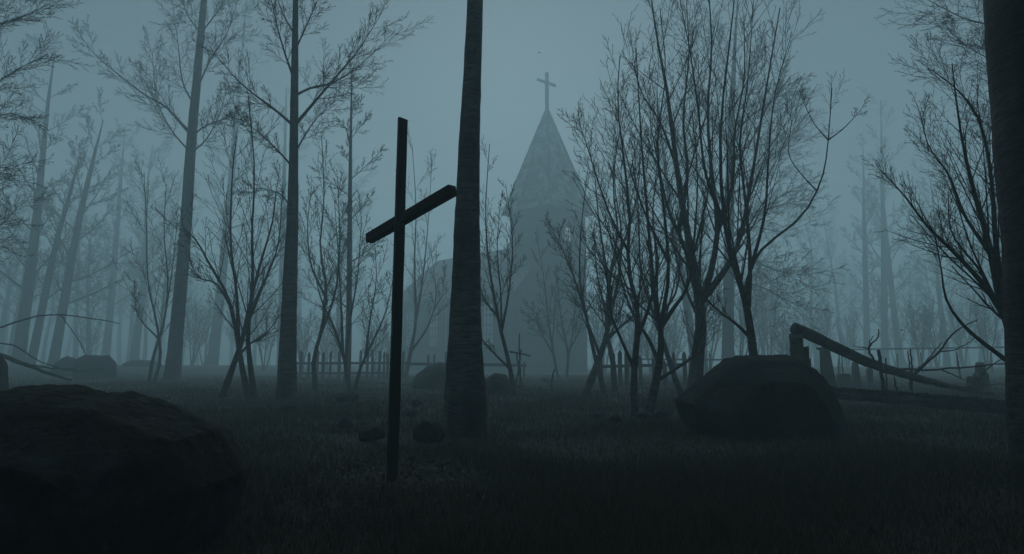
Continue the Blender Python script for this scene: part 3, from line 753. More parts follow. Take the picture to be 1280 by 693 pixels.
fence('picket_fence', 'dark broken fence of uneven pickets between the leaning trees right of the church',
      [(752,445,29),(766,440,29.1),(775,438,29.2),(783,439,29.2),(801,444,29.3),(818,447,29.4),(831,450,29.5),(842,440,29.5),(856,439,29.6)],
      [((750,458.5,29),(851,456,29.6),0.13)], w=0.17)
fence('picket_fence', 'farther pale fence seen through the stems left of the grey boulder',
      [(786,441,45),(816,443,45),(841,444,45),(862,444,45),(878,443,45),(882,441,45),(888,440,45),(960,444,46),(985,446,46)],
      [((784,449,45),(905,450,45.5),0.14)], w=0.15)
fence('rail_fence', 'low faded rail fence crossing the fog beyond the gravestones',
      [(1050,440,52),(1090,440,52),(1122,442,51),(1152,440,50),(1197,438,49),(1240,440,48)],
      [((1040,437.5,52.5),(1275,434,47.5),0.14)], w=0.12)
# crossed sticks
def stick(label, name, segs, Y, w, mat='wood', cat='stick', dy=0.0, wob=0.006):
    Y = near(Y)
    b = AT(segs[0][0], Y=Y)
    P = resample(np.array([tuple(W(x, y, Y+dy*i/(len(segs)-1))-b) for i, (x, y) in enumerate(segs)]), 14)
    P += rng.normal(0, wob, P.shape)
    s = Y/FPX/2; Rr = np.linspace(w[0]*s, w[1]*s, 14)
    tb = Tubes(); tb.add(P, Rr, 7, cap=True)
    return obj_from_mesh(name, tb.mesh(name), M[mat], None, b), b
Ys = near(26)
b = AT(650, Y=Ys); root = empty('stick_cross', b); tag(root, 'rickety frame of crossed sticks standing before the church tower', 'stick frame')
def part_stick(name, segs, w, dy=0.0):
    P = resample(np.array([tuple(W(x, y, Ys+dy)-b) for x, y in segs]), 12); P += rng.normal(0, 0.008, P.shape)
    s = Ys/FPX/2; tb = Tubes(); tb.add(P, np.linspace(w[0]*s, w[1]*s, 12), 6, cap=True); obj_from_mesh(name, tb.mesh(name), M['wood'], root)
part_stick('pole', [(652,486),(650,460),(649,418)], (3.6,1.6))
part_stick('pole', [(653,484),(649,462),(645,441)], (2.6,2), 0.08)
part_stick('pole', [(643,486),(648,464),(651,437)], (3,2.2), -0.08)
part_stick('crossbar', [(637,440),(650,442),(662,446)], (2.6,2), 0.05)
part_stick('foot_board', [(646,483.5),(656,483)], (4,4), 0.0)
o, _ = stick('short charred stick leaning in the grass right of the crossed sticks', 'broken_stick', [(689.5,487),(690,475),(693,462)], 24, (2.6,1.6)); tag(o, 'short charred stick leaning in the grass right of the crossed sticks', 'stick')

# ------------------------------------------------------------------ graveyard on the right
def prism(bm, prof, y0, y1, off=Vector((0,0,0))):
    a = [bm.verts.new((x, y0, z)) for x, z in prof]; c = [bm.verts.new((x, y1, z)) for x, z in prof]
    n = len(prof)
    bm.faces.new(a); bm.faces.new(c[::-1])
    for i in range(n): bm.faces.new((a[i], c[i], c[(i+1)%n], a[(i+1)%n]))
def bev(bm, w=0.02, seg=2):
    bmesh.ops.recalc_face_normals(bm, faces=bm.faces)
    bmesh.ops.bevel(bm, geom=list(bm.edges), offset=w, segments=seg, affect='EDGES')
def box(bm, x0, x1, y0, y1, z0, z1, top=1.0):
    v = [bm.verts.new((x*(top if z == z1 else 1), y*(top if z == z1 else 1), z)) for z in (z0, z1) for x, y in ((x0,y0),(x1,y0),(x1,y1),(x0,y1))]
    for f in ((3,2,1,0),(4,5,6,7),(0,1,5,4),(1,2,6,5),(2,3,7,6),(3,0,4,7)): bm.faces.new([v[i] for i in f])
def grave(name, label, px, Y, lean=0.0, rz=0.0):
    b = AT(px, Y=Y); r = empty(name, b); r.rotation_euler = (R(random.uniform(-3,3)), lean, rz); tag(r, label, 'gravestone', 'old gravestones in the fog'); return r, Y/FPX, b
r, s, b = grave('gravestone_obelisk', 'tall tapering obelisk gravestone with a flared cap under the fallen trunk', 1035, near(21), -0.05, 0.3)
H = W(1030,434,near(21)).z-b.z
bm = bmesh.new(); box(bm, -0.190*NS,+0.190*NS,-0.190*NS,+0.190*NS,-0.15,H*0.94, 0.62); bev(bm,.015); obj_from_mesh('shaft', mesh_bm('shaft', bm), M['stone'], r)
bm = bmesh.new(); box(bm, -0.150*NS,+0.150*NS,-0.150*NS,+0.150*NS,H*0.94+0.002,H, 1.25); bev(bm,.012); obj_from_mesh('cap', mesh_bm('cap', bm), M['stone'], r)
bm = bmesh.new(); box(bm, -0.270*NS,+0.270*NS,-0.270*NS,+0.270*NS,-0.15,0.1, 0.95); bev(bm,.015); obj_from_mesh('plinth', mesh_bm('plinth', bm), M['stone'], r)
def slab_grave(label, px, py_top, Y, wpx, style, lean=0, rz=0):
    Y = near(Y); r, s, b = grave('gravestone', label, px, Y, lean, rz)
    h = W(px, py_top, Y).z-b.z; w = wpx*s/2
    bm = bmesh.new()
    if style == 'round':
        prof = [(-w,-.15),(w,-.15),(w*.92,h-w)]+[(w*.92*math.cos(a), h-w+w*math.sin(a)) for a in np.linspace(0.2, math.pi-0.2, 9)]+[(-w*.92,h-w)]
    elif style == 'block':
        prof = [(-w,-.15),(w,-.15),(w,h*.92),(w*.85,h),(-w*.9,h*.98),(-w,h*.9)]
    elif style == 'taper':
        prof = [(-w,-.15),(w,-.15),(w*.55,h*.86),(w*.35,h*.97),(0,h),(-w*.35,h*.97),(-w*.6,h*.86)]
    elif style == 'urn':
        prof = [(-w*.55,-.15),(w*.5,-.15),(w*.55,h*.45),(w*.95,h*.62),(w,h*.95),(w*.5,h),(0,h*.94),(-w*.5,h),(-w,h*.93),(-w*.95,h*.62),(-w*.6,h*.45)]
    elif style == 'shoulder':
        prof = [(-w,-.15),(w,-.15),(w,h*.6),(w*.9,h*.68),(w*.5,h*.68),(w*.48,h*.9),(w*.25,h),(-w*.25,h),(-w*.48,h*.9),(-w*.5,h*.68),(-w*.9,h*.66),(-w,h*.6)]
    prism(bm, prof, -.09, .09); bev(bm, .018)
    obj_from_mesh('headstone', mesh_bm('headstone', bm), M['stone'], r)
    bm = bmesh.new(); box(bm, -w*1.25, w*1.25, -.16, .16, -.15, .05); bev(bm, .015); obj_from_mesh('plinth', mesh_bm('plinth', bm), M['stone'], r)
slab_grave('squat block gravestone right of the tall obelisk', 1053, 467, 27, 16, 'block', 0.02, 0.2)
slab_grave('tapering round-topped gravestone at the middle of the row under the fallen trunk', 1070, 452, 27, 10.5, 'taper', -0.05, 0.1)
slab_grave('small round-topped gravestone at the right end of the row under the fallen trunk', 1085.5, 460, 30, 7, 'round', 0.02, -0.1)
slab_grave('dark urn-shaped gravestone at the thin end of the fallen trunk', 1216, 470, 16.5, 17, 'urn', 0.06, 0.2)
slab_grave('shouldered gravestone standing right behind the urn-shaped one', 1224, 453, 21, 16, 'shoulder', 0.0, 0.15)
# splintered stump
Yq = near(14.5); b = AT(996, Y=Yq); root = empty('tree_stump', b); tag(root, 'tall broken stump propping up the butt of the fallen trunk behind the grey boulder', 'stump')
def stump_part(name, xpx, wpx, ytop, dy, seed):
    c = W(xpx, ytop, Yq+dy)-b; s = Yq/FPX; K = 26; sd = 18
    zz = np.linspace(-0.15, c.z, K)
    P = np.stack([np.full(K, c.x), np.full(K, dy), zz], 1)
    Rr = wpx*s/2*(1+0.15*np.exp(-(zz+0.1)/0.25))
    tb = Tubes(); tb.add(P, Rr, sd, cap=True); v = tb.v[0].reshape(K, sd, 3)
    for k in range(K):
        for j in range(sd):
            q = v[k,j]-P[k]; n = mnoise.noise(Vector((q[0]*4+seed, q[1]*4, zz[k]*2)))*0.10+mnoise.noise(Vector((q[0]*3, q[1]*3+seed, zz[k]*16)))*0.07
            v[k,j] = P[k]+q*(1+n)
            if k == K-1: v[k,j,2] += mnoise.noise(Vector((j*0.9, seed, 0)))*0.035
    tb.v[0] = v.reshape(-1,3)
    obj_from_mesh(name, tb.mesh(name), M['bark_dead'], root)
stump_part('trunk', 995, 16, 418, 0.0, 1.0)
stump_part('splinter', 1006, 10, 434, 0.06, 2.0)
stump_part('splinter', 1011, 5, 449, 0.1, 3.0)
# fallen trunk
Yf = near(15)
b = AT(1100, Y=Yf); root = empty('fallen_tree', b); tag(root, 'fallen dead tree trunk slanting down to the right from the broken stump', 'fallen tree')
Pf = resample(np.array([tuple(W(x, y, Yf+d)-b) for x, y, d in [(992,410,-0.3),(1015,420,-0.2),(1050,437,0),(1090,455,0.2),(1130,468,0.5),(1170,479,0.9),(1205,487,1.3),(1240,492,1.7)]]), 40)
s = Yf/FPX/2; Rf = np.interp(np.linspace(0,1,40), [0,.1,.4,.7,1], [14*s,14*s,12.5*s,9*s,4*s])
tb = Tubes(); tb.add(Pf, Rf, 16, cap=True); v = tb.v[0]
for i in range(len(v)):
    p = Vector(v[i]); n = mnoise.noise(p*4)*0.012+mnoise.noise(p*15)*0.008
    v[i] = v[i]+np.array([0, n, n])
obj_from_mesh('trunk', tb.mesh('trunk'), M['bark_dead'], root)
def fbranch(segs, w, K=12):
    P = resample(np.array([tuple(W(x, y, Yf+d)-b) for x, y, d in segs]), K); P[1:] += rng.normal(0, 0.008, P[1:].shape)
    tb = Tubes(); tb.add(P, np.linspace(w[0]*s, w[1]*s, K), 6, cap=True); obj_from_mesh('branch', tb.mesh('branch'), M['bark_dead'], root); return P, np.linspace(w[0]*s, w[1]*s, K)
bl_ = []
bl_.append(fbranch([(1093,452,0.2),(1088,443,0.0),(1086,435,0),(1095,424,-.1),(1098,412,-.2)], (3.2,1.2)))
bl_.append(fbranch([(1086,435,0),(1076,434,0.2),(1066,433,0.3)], (1.8,.9)))
bl_.append(fbranch([(1086,436,0),(1087,428,-.1),(1092,420,-.1)], (2,.9)))
bl_.append(fbranch([(1110,461,0.3),(1140,462.5,0.1),(1178,462,0),(1210,459,-.2),(1262,455,-.4),(1290,452,-.5)], (3.2,1.6)))
bl_.append(fbranch([(1140,470,0.6),(1155,457,0.4),(1175,440,0.2),(1187,422,0),(1200,411,-.2),(1222,400,-.3)], (3.6,1.2)))
bl_.append(fbranch([(1143,466,0.5),(1162,447,0.5),(1178,428,0.5)], (2.4,1)))
bl_.append(fbranch([(1175,440,0.2),(1195,437,0.1),(1212,428,0),(1220,420,0)], (1.8,.8)))
bl_.append(fbranch([(1178,463,0),(1192,469,0),(1206,475,0)], (2,1)))
bl_.append(fbranch([(1200,484,1.2),(1230,482,1.0),(1265,480,.8)], (2.4,1.2)))
bl_.append(fbranch([(1225,472,.5),(1236,460,.4),(1255,448,.3),(1275,440,.2)], (2,1)))
# stakes of the vanished grave fence
for i, (lab, segs, Y, w) in enumerate([
    ('rough dark stake standing upright before the fallen trunk, thickest of the grave stakes', [(1105,492),(1103,475),(1100,452),(1098,438)], 14.2, (5,4)),
    ('thin stake just right of the thickest grave stake', [(1108,489),(1108,465),(1107,448)], 14.8, (2.2,1.6)),
    ('short crooked stake leaning before the mossy log', [(1123,494),(1120,482),(1118,471)], 14, (3,1.6)),
    ('thin straight stake in the middle of the fallen trunk, left of its twin', [(1138,488),(1137,460),(1135,438)], 16.5, (2.2,1.4)),
    ('thin straight stake in the middle of the fallen trunk, right of its twin', [(1140,488),(1140,460),(1138,437)], 16.4, (2.8,1.8)),
    ('slender pale stake standing left of the urn-shaped gravestone', [(1201,474),(1199,460),(1196,441)], 27, (2,1.6)),
    ('slender stake behind the squat block gravestone', [(1055,480),(1053,460),(1052,446)], 30, (2,1.2)),
    ('low slender stake left of the squat block gravestone', [(1049,478),(1048,465),(1048,449)], 31, (1.8,1.2))]):
    P0 = segs[0]; o, bb = stick(lab, 'wooden_stake', segs, Y, w, wob=0.005)
    tag(o, lab, 'stake', 'stakes around the graves')
# mossy log
Yl = near(13.2)
b = AT(1140, Y=Yl); root = empty('mossy_log', b); tag(root, 'long low moss-covered log lying across the grass from the grey boulder to the right edge', 'log')
Pl = np.array([tuple(W(x, y, Yl+d)-b) for x, y, d in [(1018,490,1.2),(1060,494,0.8),(1110,498,0.4),(1160,502,0.0),(1215,507,-0.3),(1300,515,-0.7)]])
Pl = resample(Pl, 60); s = Yl/FPX/2; Rl = np.linspace(12.5*s, 15*s, 60)
tb = Tubes(); tb.add(Pl, Rl, 16, cap=True); v = tb.v[0]
for i in range(len(v)):
    p = Vector(v[i]); n = mnoise.noise(p*5)*0.02+mnoise.noise(p*18)*0.012; v[i] = v[i]+np.array([0, n, n])
obj_from_mesh('trunk', tb.mesh('trunk'), M['bark_dead'], root)
n = 5200; i = rng.integers(0, 59, n); a = rng.uniform(-0.25, math.pi+0.25, n)
base = Pl[i]+(Pl[i+1]-Pl[i])*rng.random(n)[:, None]; nrm = np.stack([np.zeros(n), -np.cos(a), np.sin(a)], 1)
tb = Tubes(); tb.leaves(base+nrm*(Rl[i]*0.95)[:, None], nrm+rng.normal(0, .5, (n,3)), rng.uniform(0.022, 0.065, n)*(0.5+mnoise.noise(Vector((0,0,0)))+rng.random(n)*.7), np.full(n, .012))
o = obj_from_mesh('moss', tb.mesh('moss'), M['moss'], root); o['kind'] = 'stuff'
# fallen saplings on the far left
Yz = near(24); b = AT(40, Y=Yz); root = empty('fallen_tree', b); tag(root, 'thin fallen sapling with bent branches in the fog above the big left boulder', 'fallen tree')
def lbranch(name, segs, w, Y=Yz):
    P = resample(np.array([tuple(W(x, y, Y+d)-b) for x, y, d in segs]), 14); P += rng.normal(0, .01, P.shape)
    ss = Y/FPX/2; tb = Tubes(); tb.add(P, np.linspace(w[0]*ss, w[1]*ss, 14), 7, cap=True); obj_from_mesh(name, tb.mesh(name), M['bark_dead'], root)
lbranch('trunk', [(-40,430,0),(0,444,0),(35,457,.5),(60,466,1),(90,475,1.5)], (7,3))
lbranch('branch', [(-40,418,0),(0,410,0),(35,399,.3),(75,393,.6),(120,399,1),(150,405,1.3)], (2.6,.9))
lbranch('branch', [(-30,427,0),(0,429,0),(25,436,.2),(50,452,.5),(85,463,1),(130,462,1.4)], (2,.8))
lbranch('branch', [(20,452,.2),(60,460,.6),(95,462,1.2)], (2,.8))
lbranch('branch', [(75,393,.6),(95,420,.8),(108,445,1.2)], (1.2,.7))

# drifting leaves
for lab, px, py, Y, s_ in [('small rust-brown leaf drifting in the air above the broken stump', 976, 367, 9, .028),
                      ('small brown leaf drifting in the air left of the bowed right limb', 1127, 413, 10, .032),
                      ('tiny dark leaf drifting in the sky left of the church cross', 674, 66, 14, .03)]:
    bm = bmesh.new(); P = W(px, py, Y); r_ = random.Random(px)
    prof = [(-1,0),(-.5,.32),(.1,.4),(.6,.2),(1,0),(.6,-.2),(.1,-.38),(-.5,-.3)]
    vs = [bm.verts.new((x*s_, y*s_, 0.25*s_*x*x+0.3*s_*y*y)) for x, y in prof]; bm.faces.new(vs)
    bmesh.ops.solidify(bm, geom=bm.faces, thickness=0.002)
    o = obj_from_mesh('dry_leaf', mesh_bm('dry_leaf', bm), M['leaf'], None, P); o.rotation_euler = (r_.uniform(.6,1.2), r_.uniform(-.4,.4), r_.uniform(0,3)); tag(o, lab, 'leaf')

# ------------------------------------------------------------------ church
cc = AT(686, Y=80); root = empty('church', cc, R(-45)); tag(root, 'old stone church with a steep shingled spire and a tilted cross fading into the fog', 'church')
# local axes: +X faces right and towards the viewer (front), -Y faces left and towards the viewer
def church_part(name, bm, mat, parent=None, uv=False, smooth=False):
    me = mesh_bm(name, bm, smooth)
    if uv: auto_uv(me)
    return obj_from_mesh(name, me, M[mat], parent or root)
a = 3.25; HT = (W(688,256,75).z-cc.z)+0.45; AP = W(684,139,80).z-cc.z
WZ0, WZ1 = W(706,300,77).z-cc.z, W(706,283,77).z-cc.z; ZB = WZ0-1.2; t_ = .3     # open belfry: one sees through it
bm = bmesh.new(); box(bm, -a, a, -a, a, -1.0, ZB)
box(bm, -a, a, -a, -a+t_, ZB, HT); box(bm, -a, -a+t_, -a+t_, a, ZB, HT)
for y0, y1, z0, z1 in ((-a+t_,-.7,ZB,HT),(.7,a,ZB,HT),(-.7,.7,ZB,WZ0),(-.7,.7,WZ1,HT)): box(bm, a-t_, a, y0, y1, z0, z1)
for x0, x1, z0, z1 in ((-a+t_,-.7,ZB,HT),(1.4,a-t_,ZB,HT),(-.7,1.4,ZB,WZ0+.4),(-.7,1.4,WZ1+1.6,HT)): box(bm, x0, x1, a-t_, a, z0, z1)
church_part('tower', bm, 'siding', uv=True)
for z0, z1, o in ((5.2,5.45,.10),(12.6,12.85,.10)):
    bm = bmesh.new()
    for x0,x1,y0,y1 in ((-a-o,a+o,-a-o,-a),(-a-o,a+o,a,a+o),(-a-o,-a,-a,a),(a,a+o,-a,a)): box(bm, x0,x1,y0,y1,z0,z1)
    church_part('ledge', bm, 'wood')
# spire with slightly flared eaves
bm = bmesh.new()
e = a+0.8; lv = [(e,HT-0.55),(e-0.03,HT-0.35),(e-0.62,HT+1.15),(0.12,AP)]
rings = [[bm.verts.new((x*w, y*w, z)) for x, y in ((-1,-1),(1,-1),(1,1),(-1,1))] for w, z in lv]
for r0, r1 in zip(rings, rings[1:]):
    for j in range(4): bm.faces.new((r0[j], r0[(j+1)%4], r1[(j+1)%4], r1[j]))
bm.faces.new(rings[0][::-1]); bm.faces.new(rings[-1])
spire = church_part('spire', bm, 'wood')
V=[]; Q=[]; SH=[]
def course(wb, zb, wt, zt, j, n, row):
    a0 = j*math.pi/2
    nx_, ny_ = math.cos(a0), math.sin(a0); tx, ty = -ny_, nx_
    sl_ = Vector((nx_*(wt-wb), ny_*(wt-wb), zt-zb)); nr = Vector((tx,ty,0)).cross(sl_).normalized()
    if nr.dot(Vector((nx_,ny_,0))) < 0: nr = -nr
    off = (row % 2)*0.5
    for i in range(-1, n+1):
        u0 = max(0, (i+off)/n+0.004); u1 = min(1, (i+1+off)/n-0.004)
        if u1-u0 < 0.01: continue
        drop = random.uniform(-0.02, 0.16); lift = random.uniform(0.08, 0.16)
        def pt(u, f, o):
            w_ = wb+(wt-wb)*f; z_ = zb+(zt-zb)*f
            return Vector((nx_*w_+tx*w_*(2*u-1), ny_*w_+ty*w_*(2*u-1), z_))+nr*o
        c = [pt(u, f, o) for f, o in ((-drop, lift), (1.12, 0.015)) for u in (u0, u1)]
        d = [pt(u, f, o) for f, o in ((-drop, lift-0.05), (1.12, 0.005)) for u in (u0, u1)]
        k = len(V); V.extend(c+d)
        Q.extend([(k,k+1,k+3,k+2),(k+4,k+6,k+7,k+5),(k,k+4,k+5,k+1),(k,k+2,k+6,k+4),(k+1,k+5,k+7,k+3)]); SH.extend([random.random()]*8)
NR = 21
for row in range(NR):
    z0 = HT-0.5+(AP-HT+0.5)*row/NR; z1 = HT-0.5+(AP-HT+0.5)*(row+1)/NR
    wof = lambda z: np.interp(z, [HT-.55,HT-.35,HT+1.15,AP], [e,e-.03,e-.62,.12])
    for j in range(4): course(float(wof(z0)), z0, float(wof(z1)), z1, j, max(1, int(round(2*float(wof(z0))/0.62))), row)
me = mesh_np('shingles', [tuple(p) for p in V], Q, None, False)
at_ = me.attributes.new('shade', 'FLOAT', 'POINT'); at_.data.foreach_set('value', np.array(SH, np.float32))
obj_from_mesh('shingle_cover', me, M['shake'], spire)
bm = bmesh.new()   # hip boards
for x, y in ((-1,-1),(1,-1),(1,1),(-1,1)):
    beam(bm, (x*(e-.6), y*(e-.6), HT+1.2), (x*.13, y*.13, AP), .26, .12, cuts=2, wob=0)
church_part('hip_board', bm, 'wood', spire)
bm = bmesh.new(); beam(bm, (0,0,AP-.4), Matrix.Rotation(R(45),3,'Z') @ (W(683.5,91,80)-cc), .36, .3, cuts=6, wob=.02)
ccr = church_part('cross', bm, 'wood')
bm = bmesh.new()
Mi = Matrix.Rotation(R(45), 3, 'Z')
v0 = Mi @ Vector((W(672,97.5,80)-cc)); v1 = Mi @ Vector((W(694,109.5,80)-cc)); ex = Mi @ Vector((0,1,0))
beam(bm, v0+ex*0.5, v1-ex*0.5, .36, .3, cuts=4, wob=.02); church_part('crossbar', bm, 'wood', ccr)
def window(name, face, u, z0, z1, w, arch=False, nx=2, nz=3, pane=True):
    """face 'L': wall y=const facing -Y ; 'F': wall x=const facing +X. frame proud of the wall, pane inside"""
    d = face[1]
    def T(px, pz, off):
        return Vector((px, d-off, pz)) if face[0] == 'L' else Vector((d+off, px, pz))
    bm = bmesh.new()
    def bar(x0, x1, za, zb, o0, o1):
        c = [T(x, z, o) for o in (o0,o1) for x, z in ((x0,za),(x1,za),(x1,zb),(x0,zb))]
        v = [bm.verts.new(p) for p in c]
        for f in ((3,2,1,0),(4,5,6,7),(0,1,5,4),(1,2,6,5),(2,3,7,6),(3,0,4,7)): bm.faces.new([v[i] for i in f])
    t = .14; x0, x1 = u-w/2, u+w/2
    bar(x0-t, x0, z0, z1, -.05, .12); bar(x1, x1+t, z0, z1, -.05, .12); bar(x0-t-.08, x1+t+.08, z0-t-.05, z0-.002, -.05, .2); bar(x0-t, x1+t, z1+.002, z1+t, -.05, .14)
    for i in range(1, nx): xx = x0+w*i/nx; bar(xx-.035, xx+.035, z0, z1, .02, .09)
    for i in range(1, nz):
        zz = z0+(z1-z0)*i/nz
        for k in range(nx): bar(x0+w*k/nx+.036, x0+w*(k+1)/nx-.036, zz-.035, zz+.035, .02, .088)
    wf = church_part(name, bm, 'wood')
    if not pane: return
    bm = bmesh.new(); bar(x0+.002, x1-.002, z0+.002, z1-.002, -.02, .03); church_part('pane', bm, 'glass', wf)
window('window', ('F', a), 0.0, WZ0, WZ1, 1.4, nx=2, nz=3, pane=False)
# louvred panel on the left tower face
bm = bmesh.new()
for x0,x1,z0,z1 in ((-1.5,-1.25,14.2,17.0),(1.25,1.5,14.2,17.0),(-1.5,1.5,17.002,17.25),(-1.5,1.5,13.95,14.198)): box(bm, x0,x1,-a-.1,-a+.02,z0,z1)
lf = church_part('louvre_frame', bm, 'wood')
bm = bmesh.new()
for k in range(9):
    z = 14.28+k*0.3; v = [bm.verts.new(p) for p in ((-1.24,-a-.09,z),(1.24,-a-.09,z),(1.24,-a-.005,z+.2),(-1.24,-a-.005,z+.2),(-1.24,-a-.09,z+.05),(1.24,-a-.09,z+.05),(1.24,-a-.005,z+.25),(-1.24,-a-.005,z+.25))]
    for f in ((3,2,1,0),(4,5,6,7),(0,1,5,4),(1,2,6,5),(2,3,7,6),(3,0,4,7)): bm.faces.new([v[i] for i in f])
church_part('louvre', bm, 'wood', lf)
# nave
wn = 5.5; xf = -0.5; xe = -24.0; he = W(640,362,78).z-cc.z; hr = W(640,312,84).z-cc.z; xr = -21.5; xa = -27.0; ya = 2.6
foot = [(xf,-wn),(xe,-wn),(xa,-ya),(xa,ya),(xe,wn),(xf,wn)]
bm = bmesh.new()
lo = [bm.verts.new((x,y,-1)) for x, y in foot]; hi = [bm.verts.new((x,y,he)) for x, y in foot]; g = bm.verts.new((xf,0,hr-.05))
for j in range(6):
    k = (j+1) % 6
    if j == 5: bm.faces.new((lo[5], lo[0], hi[0], g, hi[5]))
    else: bm.faces.new((lo[j], lo[k], hi[k], hi[j]))
church_part('nave', bm, 'siding', uv=True)
ov = .45; dz = .45*(hr-he)/wn
eave = [(xf+ov,-wn-ov),(xe-.2,-wn-ov),(xa-ov,-ya-.2),(xa-ov,ya+.2),(xe-.2,wn+ov),(xf+ov,wn+ov)]
bm = bmesh.new(); th = .28
def sheet(off):
    ev = [bm.verts.new((x,y,he-dz+off)) for x, y in eave]; r0 = bm.verts.new((xf+ov,0,hr+off)); r1 = bm.verts.new((xr,0,hr+off)); return ev, r0, r1
e1, a1_, b1 = sheet(th); e0, a0_, b0 = sheet(0.03)
for ev, p, q, fl in ((e1,a1_,b1,False),(e0,a0_,b0,True)):
    for f in ((ev[0],p,q,ev[1]),(ev[1],q,ev[2]),(ev[2],q,ev[3]),(ev[3],q,ev[4]),(ev[4],q,p,ev[5])): bm.faces.new(f[::-1] if fl else f)
for j in range(5): bm.faces.new((e0[j],e1[j],e1[j+1],e0[j+1]))
bm.faces.new((e0[0],a0_,a1_,e1[0])); bm.faces.new((a0_,e0[5],e1[5],a1_))
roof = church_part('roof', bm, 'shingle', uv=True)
for sy in (-1,1):
    bm = bmesh.new(); beam(bm, (xf+ov+.06, sy*(wn+ov), he-dz+.18), (xf+ov+.06, sy*.15, hr+.1), .08, .42, cuts=2, wob=0)
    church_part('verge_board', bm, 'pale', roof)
for u in (-4.6,-9.8,-15.0,-20.2): window('window', ('L', -wn), u, 3.2, 7.9, 1.7, nx=3, nz=4)
# slim pale drainpipe on the nave wall
tb = Tubes(); tb.add(np.array([[-12.4,-wn-.12,-.5],[-12.4,-wn-.12,he-.6]]), np.array([.07,.07]), 8, cap=True); obj_from_mesh('drainpipe', tb.mesh('drainpipe'), M['pale'], root)

# ------------------------------------------------------------------ ground
def grid_axis(): 
    a = np.concatenate([np.linspace(0, 30, 90), 30+np.geomspace(0.4, 330, 60)])
    return np.concatenate([-a[:0:-1], a])
gx = grid_axis(); gy = np.concatenate([-np.geomspace(0.5, 300, 30)[::-1]-6, np.linspace(-6, 30, 130), 30+np.geomspace(0.35, 330, 75)])
X, Yg = np.meshgrid(gx, gy); Z = ground_z(X, Yg)
Z = Z + np.array([mnoise.fractal(Vector((x*0.9, y*0.9, 0)), 1, 2, 4)*0.02 for x, y in zip(X.ravel(), Yg.ravel())]).reshape(X.shape)*np.exp(-(np.hypot(X,Yg)/40)**2)
ny, nx = X.shape; idx = np.arange(nx*ny).reshape(ny, nx)
q = np.stack([idx[:-1,:-1], idx[:-1,1:], idx[1:,1:], idx[1:,:-1]], -1).reshape(-1,4)
g_ = obj_from_mesh('ground', mesh_np('ground', np.stack([X.ravel(), Yg.ravel(), Z.ravel()], 1), q), M['soil']); tag(g_, kind='structure')

# grass: bent blades, thicker near the viewer
def set_shade(me, nv, per):
    at = me.attributes.new('shade', 'FLOAT', 'POINT'); at.data.foreach_set('value', np.repeat(nv, per).astype(np.float32))
N = 620000
d = np.exp(rng.uniform(math.log(1.2), math.log(48), N)); th = rng.uniform(-R(60), R(60), N)
gxp = d*np.sin(th); gyp = d*np.cos(th)
clump = np.array([mnoise.fractal(Vector((x*0.55, y*0.55, 3)), 1, 2, 3) for x, y in zip(gxp, gyp)])
cx_, cy_ = AT(505, Y=5.7*NS)[:2]
bare = np.exp(-(((gxp-cx_)/0.42)**2+((gyp-cy_-0.12)/0.72)**2)); bx, by = AT(965, Y=7.4*NS)[:2]
bare = bare+0.8*np.exp(-(((gxp-bx)/0.7)**2+((gyp-by)/0.38)**2))
for sx_, sy_, sr_ in STONES:
    bare = bare+0.9*np.exp(-((gxp-sx_)**2+((gyp-sy_+sr_*.8)*0.7)**2)/(sr_*1.15)**2)
keep = (rng.random(N) < 0.42+0.55*np.clip(clump+0.45, 0, 1)) & (rng.random(N) > bare*0.93)
gxp, gyp, d, clump, bare = gxp[keep], gyp[keep], d[keep], clump[keep], bare[keep]; n = len(d)
h = rng.uniform(0.025, 0.095, n)*(0.75+0.7*np.clip(clump+.3, 0, 1))*(1-0.5*np.clip(bare,0,1)); h = np.where(rng.random(n) < .05, h*1.7, h)*np.clip(1.0, .6, 1.25)
wd = np.clip(0.0011+0.00036*d, 0, 0.012)*rng.uniform(.7,1.4,n)
az = rng.uniform(0, 6.28, n); face = rng.uniform(0, 3.14, n); lean = rng.uniform(0.1, 0.75, n)*h
b0 = np.stack([gxp, gyp, ground_z(gxp, gyp)-0.01], 1); sd = np.stack([np.cos(face), np.sin(face), np.zeros(n)], 1)*wd[:, None]
ld = np.stack([np.cos(az)*lean, np.sin(az)*lean, h], 1)
mid = b0+ld*np.array([.4,.4,.58]); tip = b0+ld
v = np.stack([b0-sd, b0+sd, mid+sd*.75, mid-sd*.75, tip], 1).reshape(-1,3); ii = np.arange(n)*5
me = mesh_np('grass', v, np.stack([ii, ii+1, ii+2, ii+3], 1), np.stack([ii+3, ii+2, ii+4], 1), True)
set_shade(me, np.clip(0.42+0.2*clump+rng.normal(0, .16, n), 0, 1), 5)
tag(obj_from_mesh('grass', me, M['grass']), kind='stuff')
# leaf litter on the bare patches
n = 2300
k = rng.random(n) < .62
lx = np.where(k, cx_+rng.normal(0, .32, n), bx+rng.normal(0, .55, n)); ly = np.where(k, cy_+.1+rng.normal(0, .55, n), by+rng.normal(0, .3, n))
sc_ = rng.uniform(.008, .024, n)
c = np.stack([lx, ly, ground_z(lx, ly)+rng.uniform(.004, .035, n)], 1)
U = rng.normal(size=(n,3)); U[:,2] *= .35; U /= np.linalg.norm(U, axis=1, keepdims=True)
Vv = np.cross(np.array([0,0,1.])+rng.normal(0,.35,(n,3)), U); Vv /= np.linalg.norm(Vv, axis=1, keepdims=True); Nn = np.cross(U, Vv)
U *= sc_[:,None]; Vv *= sc_[:,None]*.55; Nn *= sc_[:,None]*.35
v = np.stack([c-U, c-Vv+Nn*.6, c+U+Nn*.5, c+Vv+Nn*.6, c], 1).reshape(-1,3); ii = np.arange(n)*5
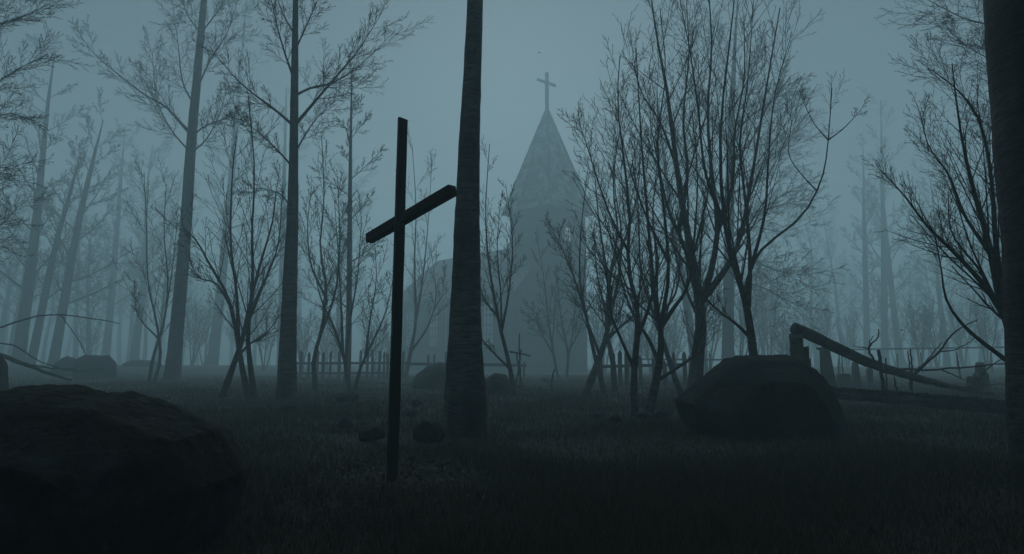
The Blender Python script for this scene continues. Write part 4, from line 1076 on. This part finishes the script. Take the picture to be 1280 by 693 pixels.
t = np.concatenate([np.stack([ii+a_, ii+b_, ii+4], 1) for a_, b_ in ((0,1),(1,2),(2,3),(3,0))])
me = mesh_np('leaf_litter', v, None, t, False); set_shade(me, rng.random(n), 5)
tag(obj_from_mesh('leaf_litter', me, M['leaves']), kind='stuff')

# ------------------------------------------------------------------ haze
bm = bmesh.new(); box(bm, -400, 400, -340, 400, -2.5, W(683,91,80).z+1.0)
hz = obj_from_mesh('haze', mesh_bm('haze', bm), None); tag(hz, kind='stuff')
m = bpy.data.materials.new('haze'); m.use_nodes = True; nt = m.node_tree; nt.nodes.clear()
out = nt.nodes.new('ShaderNodeOutputMaterial'); vol = nt.nodes.new('ShaderNodeVolumePrincipled')
HAZE_DENSITY = 0.0112
vol.inputs['Color'].default_value = (0.745, 0.918, 0.965, 1); vol.inputs['Density'].default_value = HAZE_DENSITY; vol.inputs['Anisotropy'].default_value = 0.3
nt.links.new(vol.outputs['Volume'], out.inputs['Volume']); hz.data.materials.append(m)

# ------------------------------------------------------------------ sky and light
SUN_EL = 26
w = bpy.data.worlds.new('World'); scene.world = w; w.use_nodes = True; nt = w.node_tree
bg = nt.nodes['Background']
sky = nt.nodes.new('ShaderNodeTexSky'); sky.sky_type = 'NISHITA'; sky.sun_disc = False
sky.sun_elevation = R(SUN_EL); sky.sun_rotation = R(0); sky.dust_density = 0.3; sky.air_density = 1.0; sky.ozone_density = 2
hsv = nt.nodes.new('ShaderNodeHueSaturation'); hsv.inputs['Saturation'].default_value = 0.35
mul = nt.nodes.new('ShaderNodeMix'); mul.data_type = 'RGBA'; mul.blend_type = 'MULTIPLY'; mul.inputs[0].default_value = 1
mul.inputs[7].default_value = (0.69, 0.91, 0.975, 1)
nt.links.new(sky.outputs['Color'], hsv.inputs['Color']); nt.links.new(hsv.outputs['Color'], mul.inputs[6]); nt.links.new(mul.outputs[2], bg.inputs['Color'])
bg.inputs['Strength'].default_value = 0.018
sl = bpy.data.lights.new('sun', 'SUN'); sl.energy = 1.5; sl.angle = R(75); sl.color = (0.71, 0.915, 0.985)
so = bpy.data.objects.new('sun', sl); COL.objects.link(so)
so.rotation_euler = Vector((0, -math.cos(R(SUN_EL)), -math.sin(R(SUN_EL)))).to_track_quat('-Z', 'Y').to_euler()

vs = scene.view_settings
vs.view_transform = 'Standard'; vs.look = 'None'; vs.gamma = 1; vs.use_curve_mapping = False
vs.exposure = 0.70
scene.render.engine = 'CYCLES'
cy = scene.cycles
cy.max_bounces = 5; cy.diffuse_bounces = 2; cy.glossy_bounces = 2; cy.volume_bounces = 4; cy.transparent_max_bounces = 8
cy.use_denoising = True; cy.use_adaptive_sampling = False
cy.caustics_reflective = False; cy.caustics_refractive = False
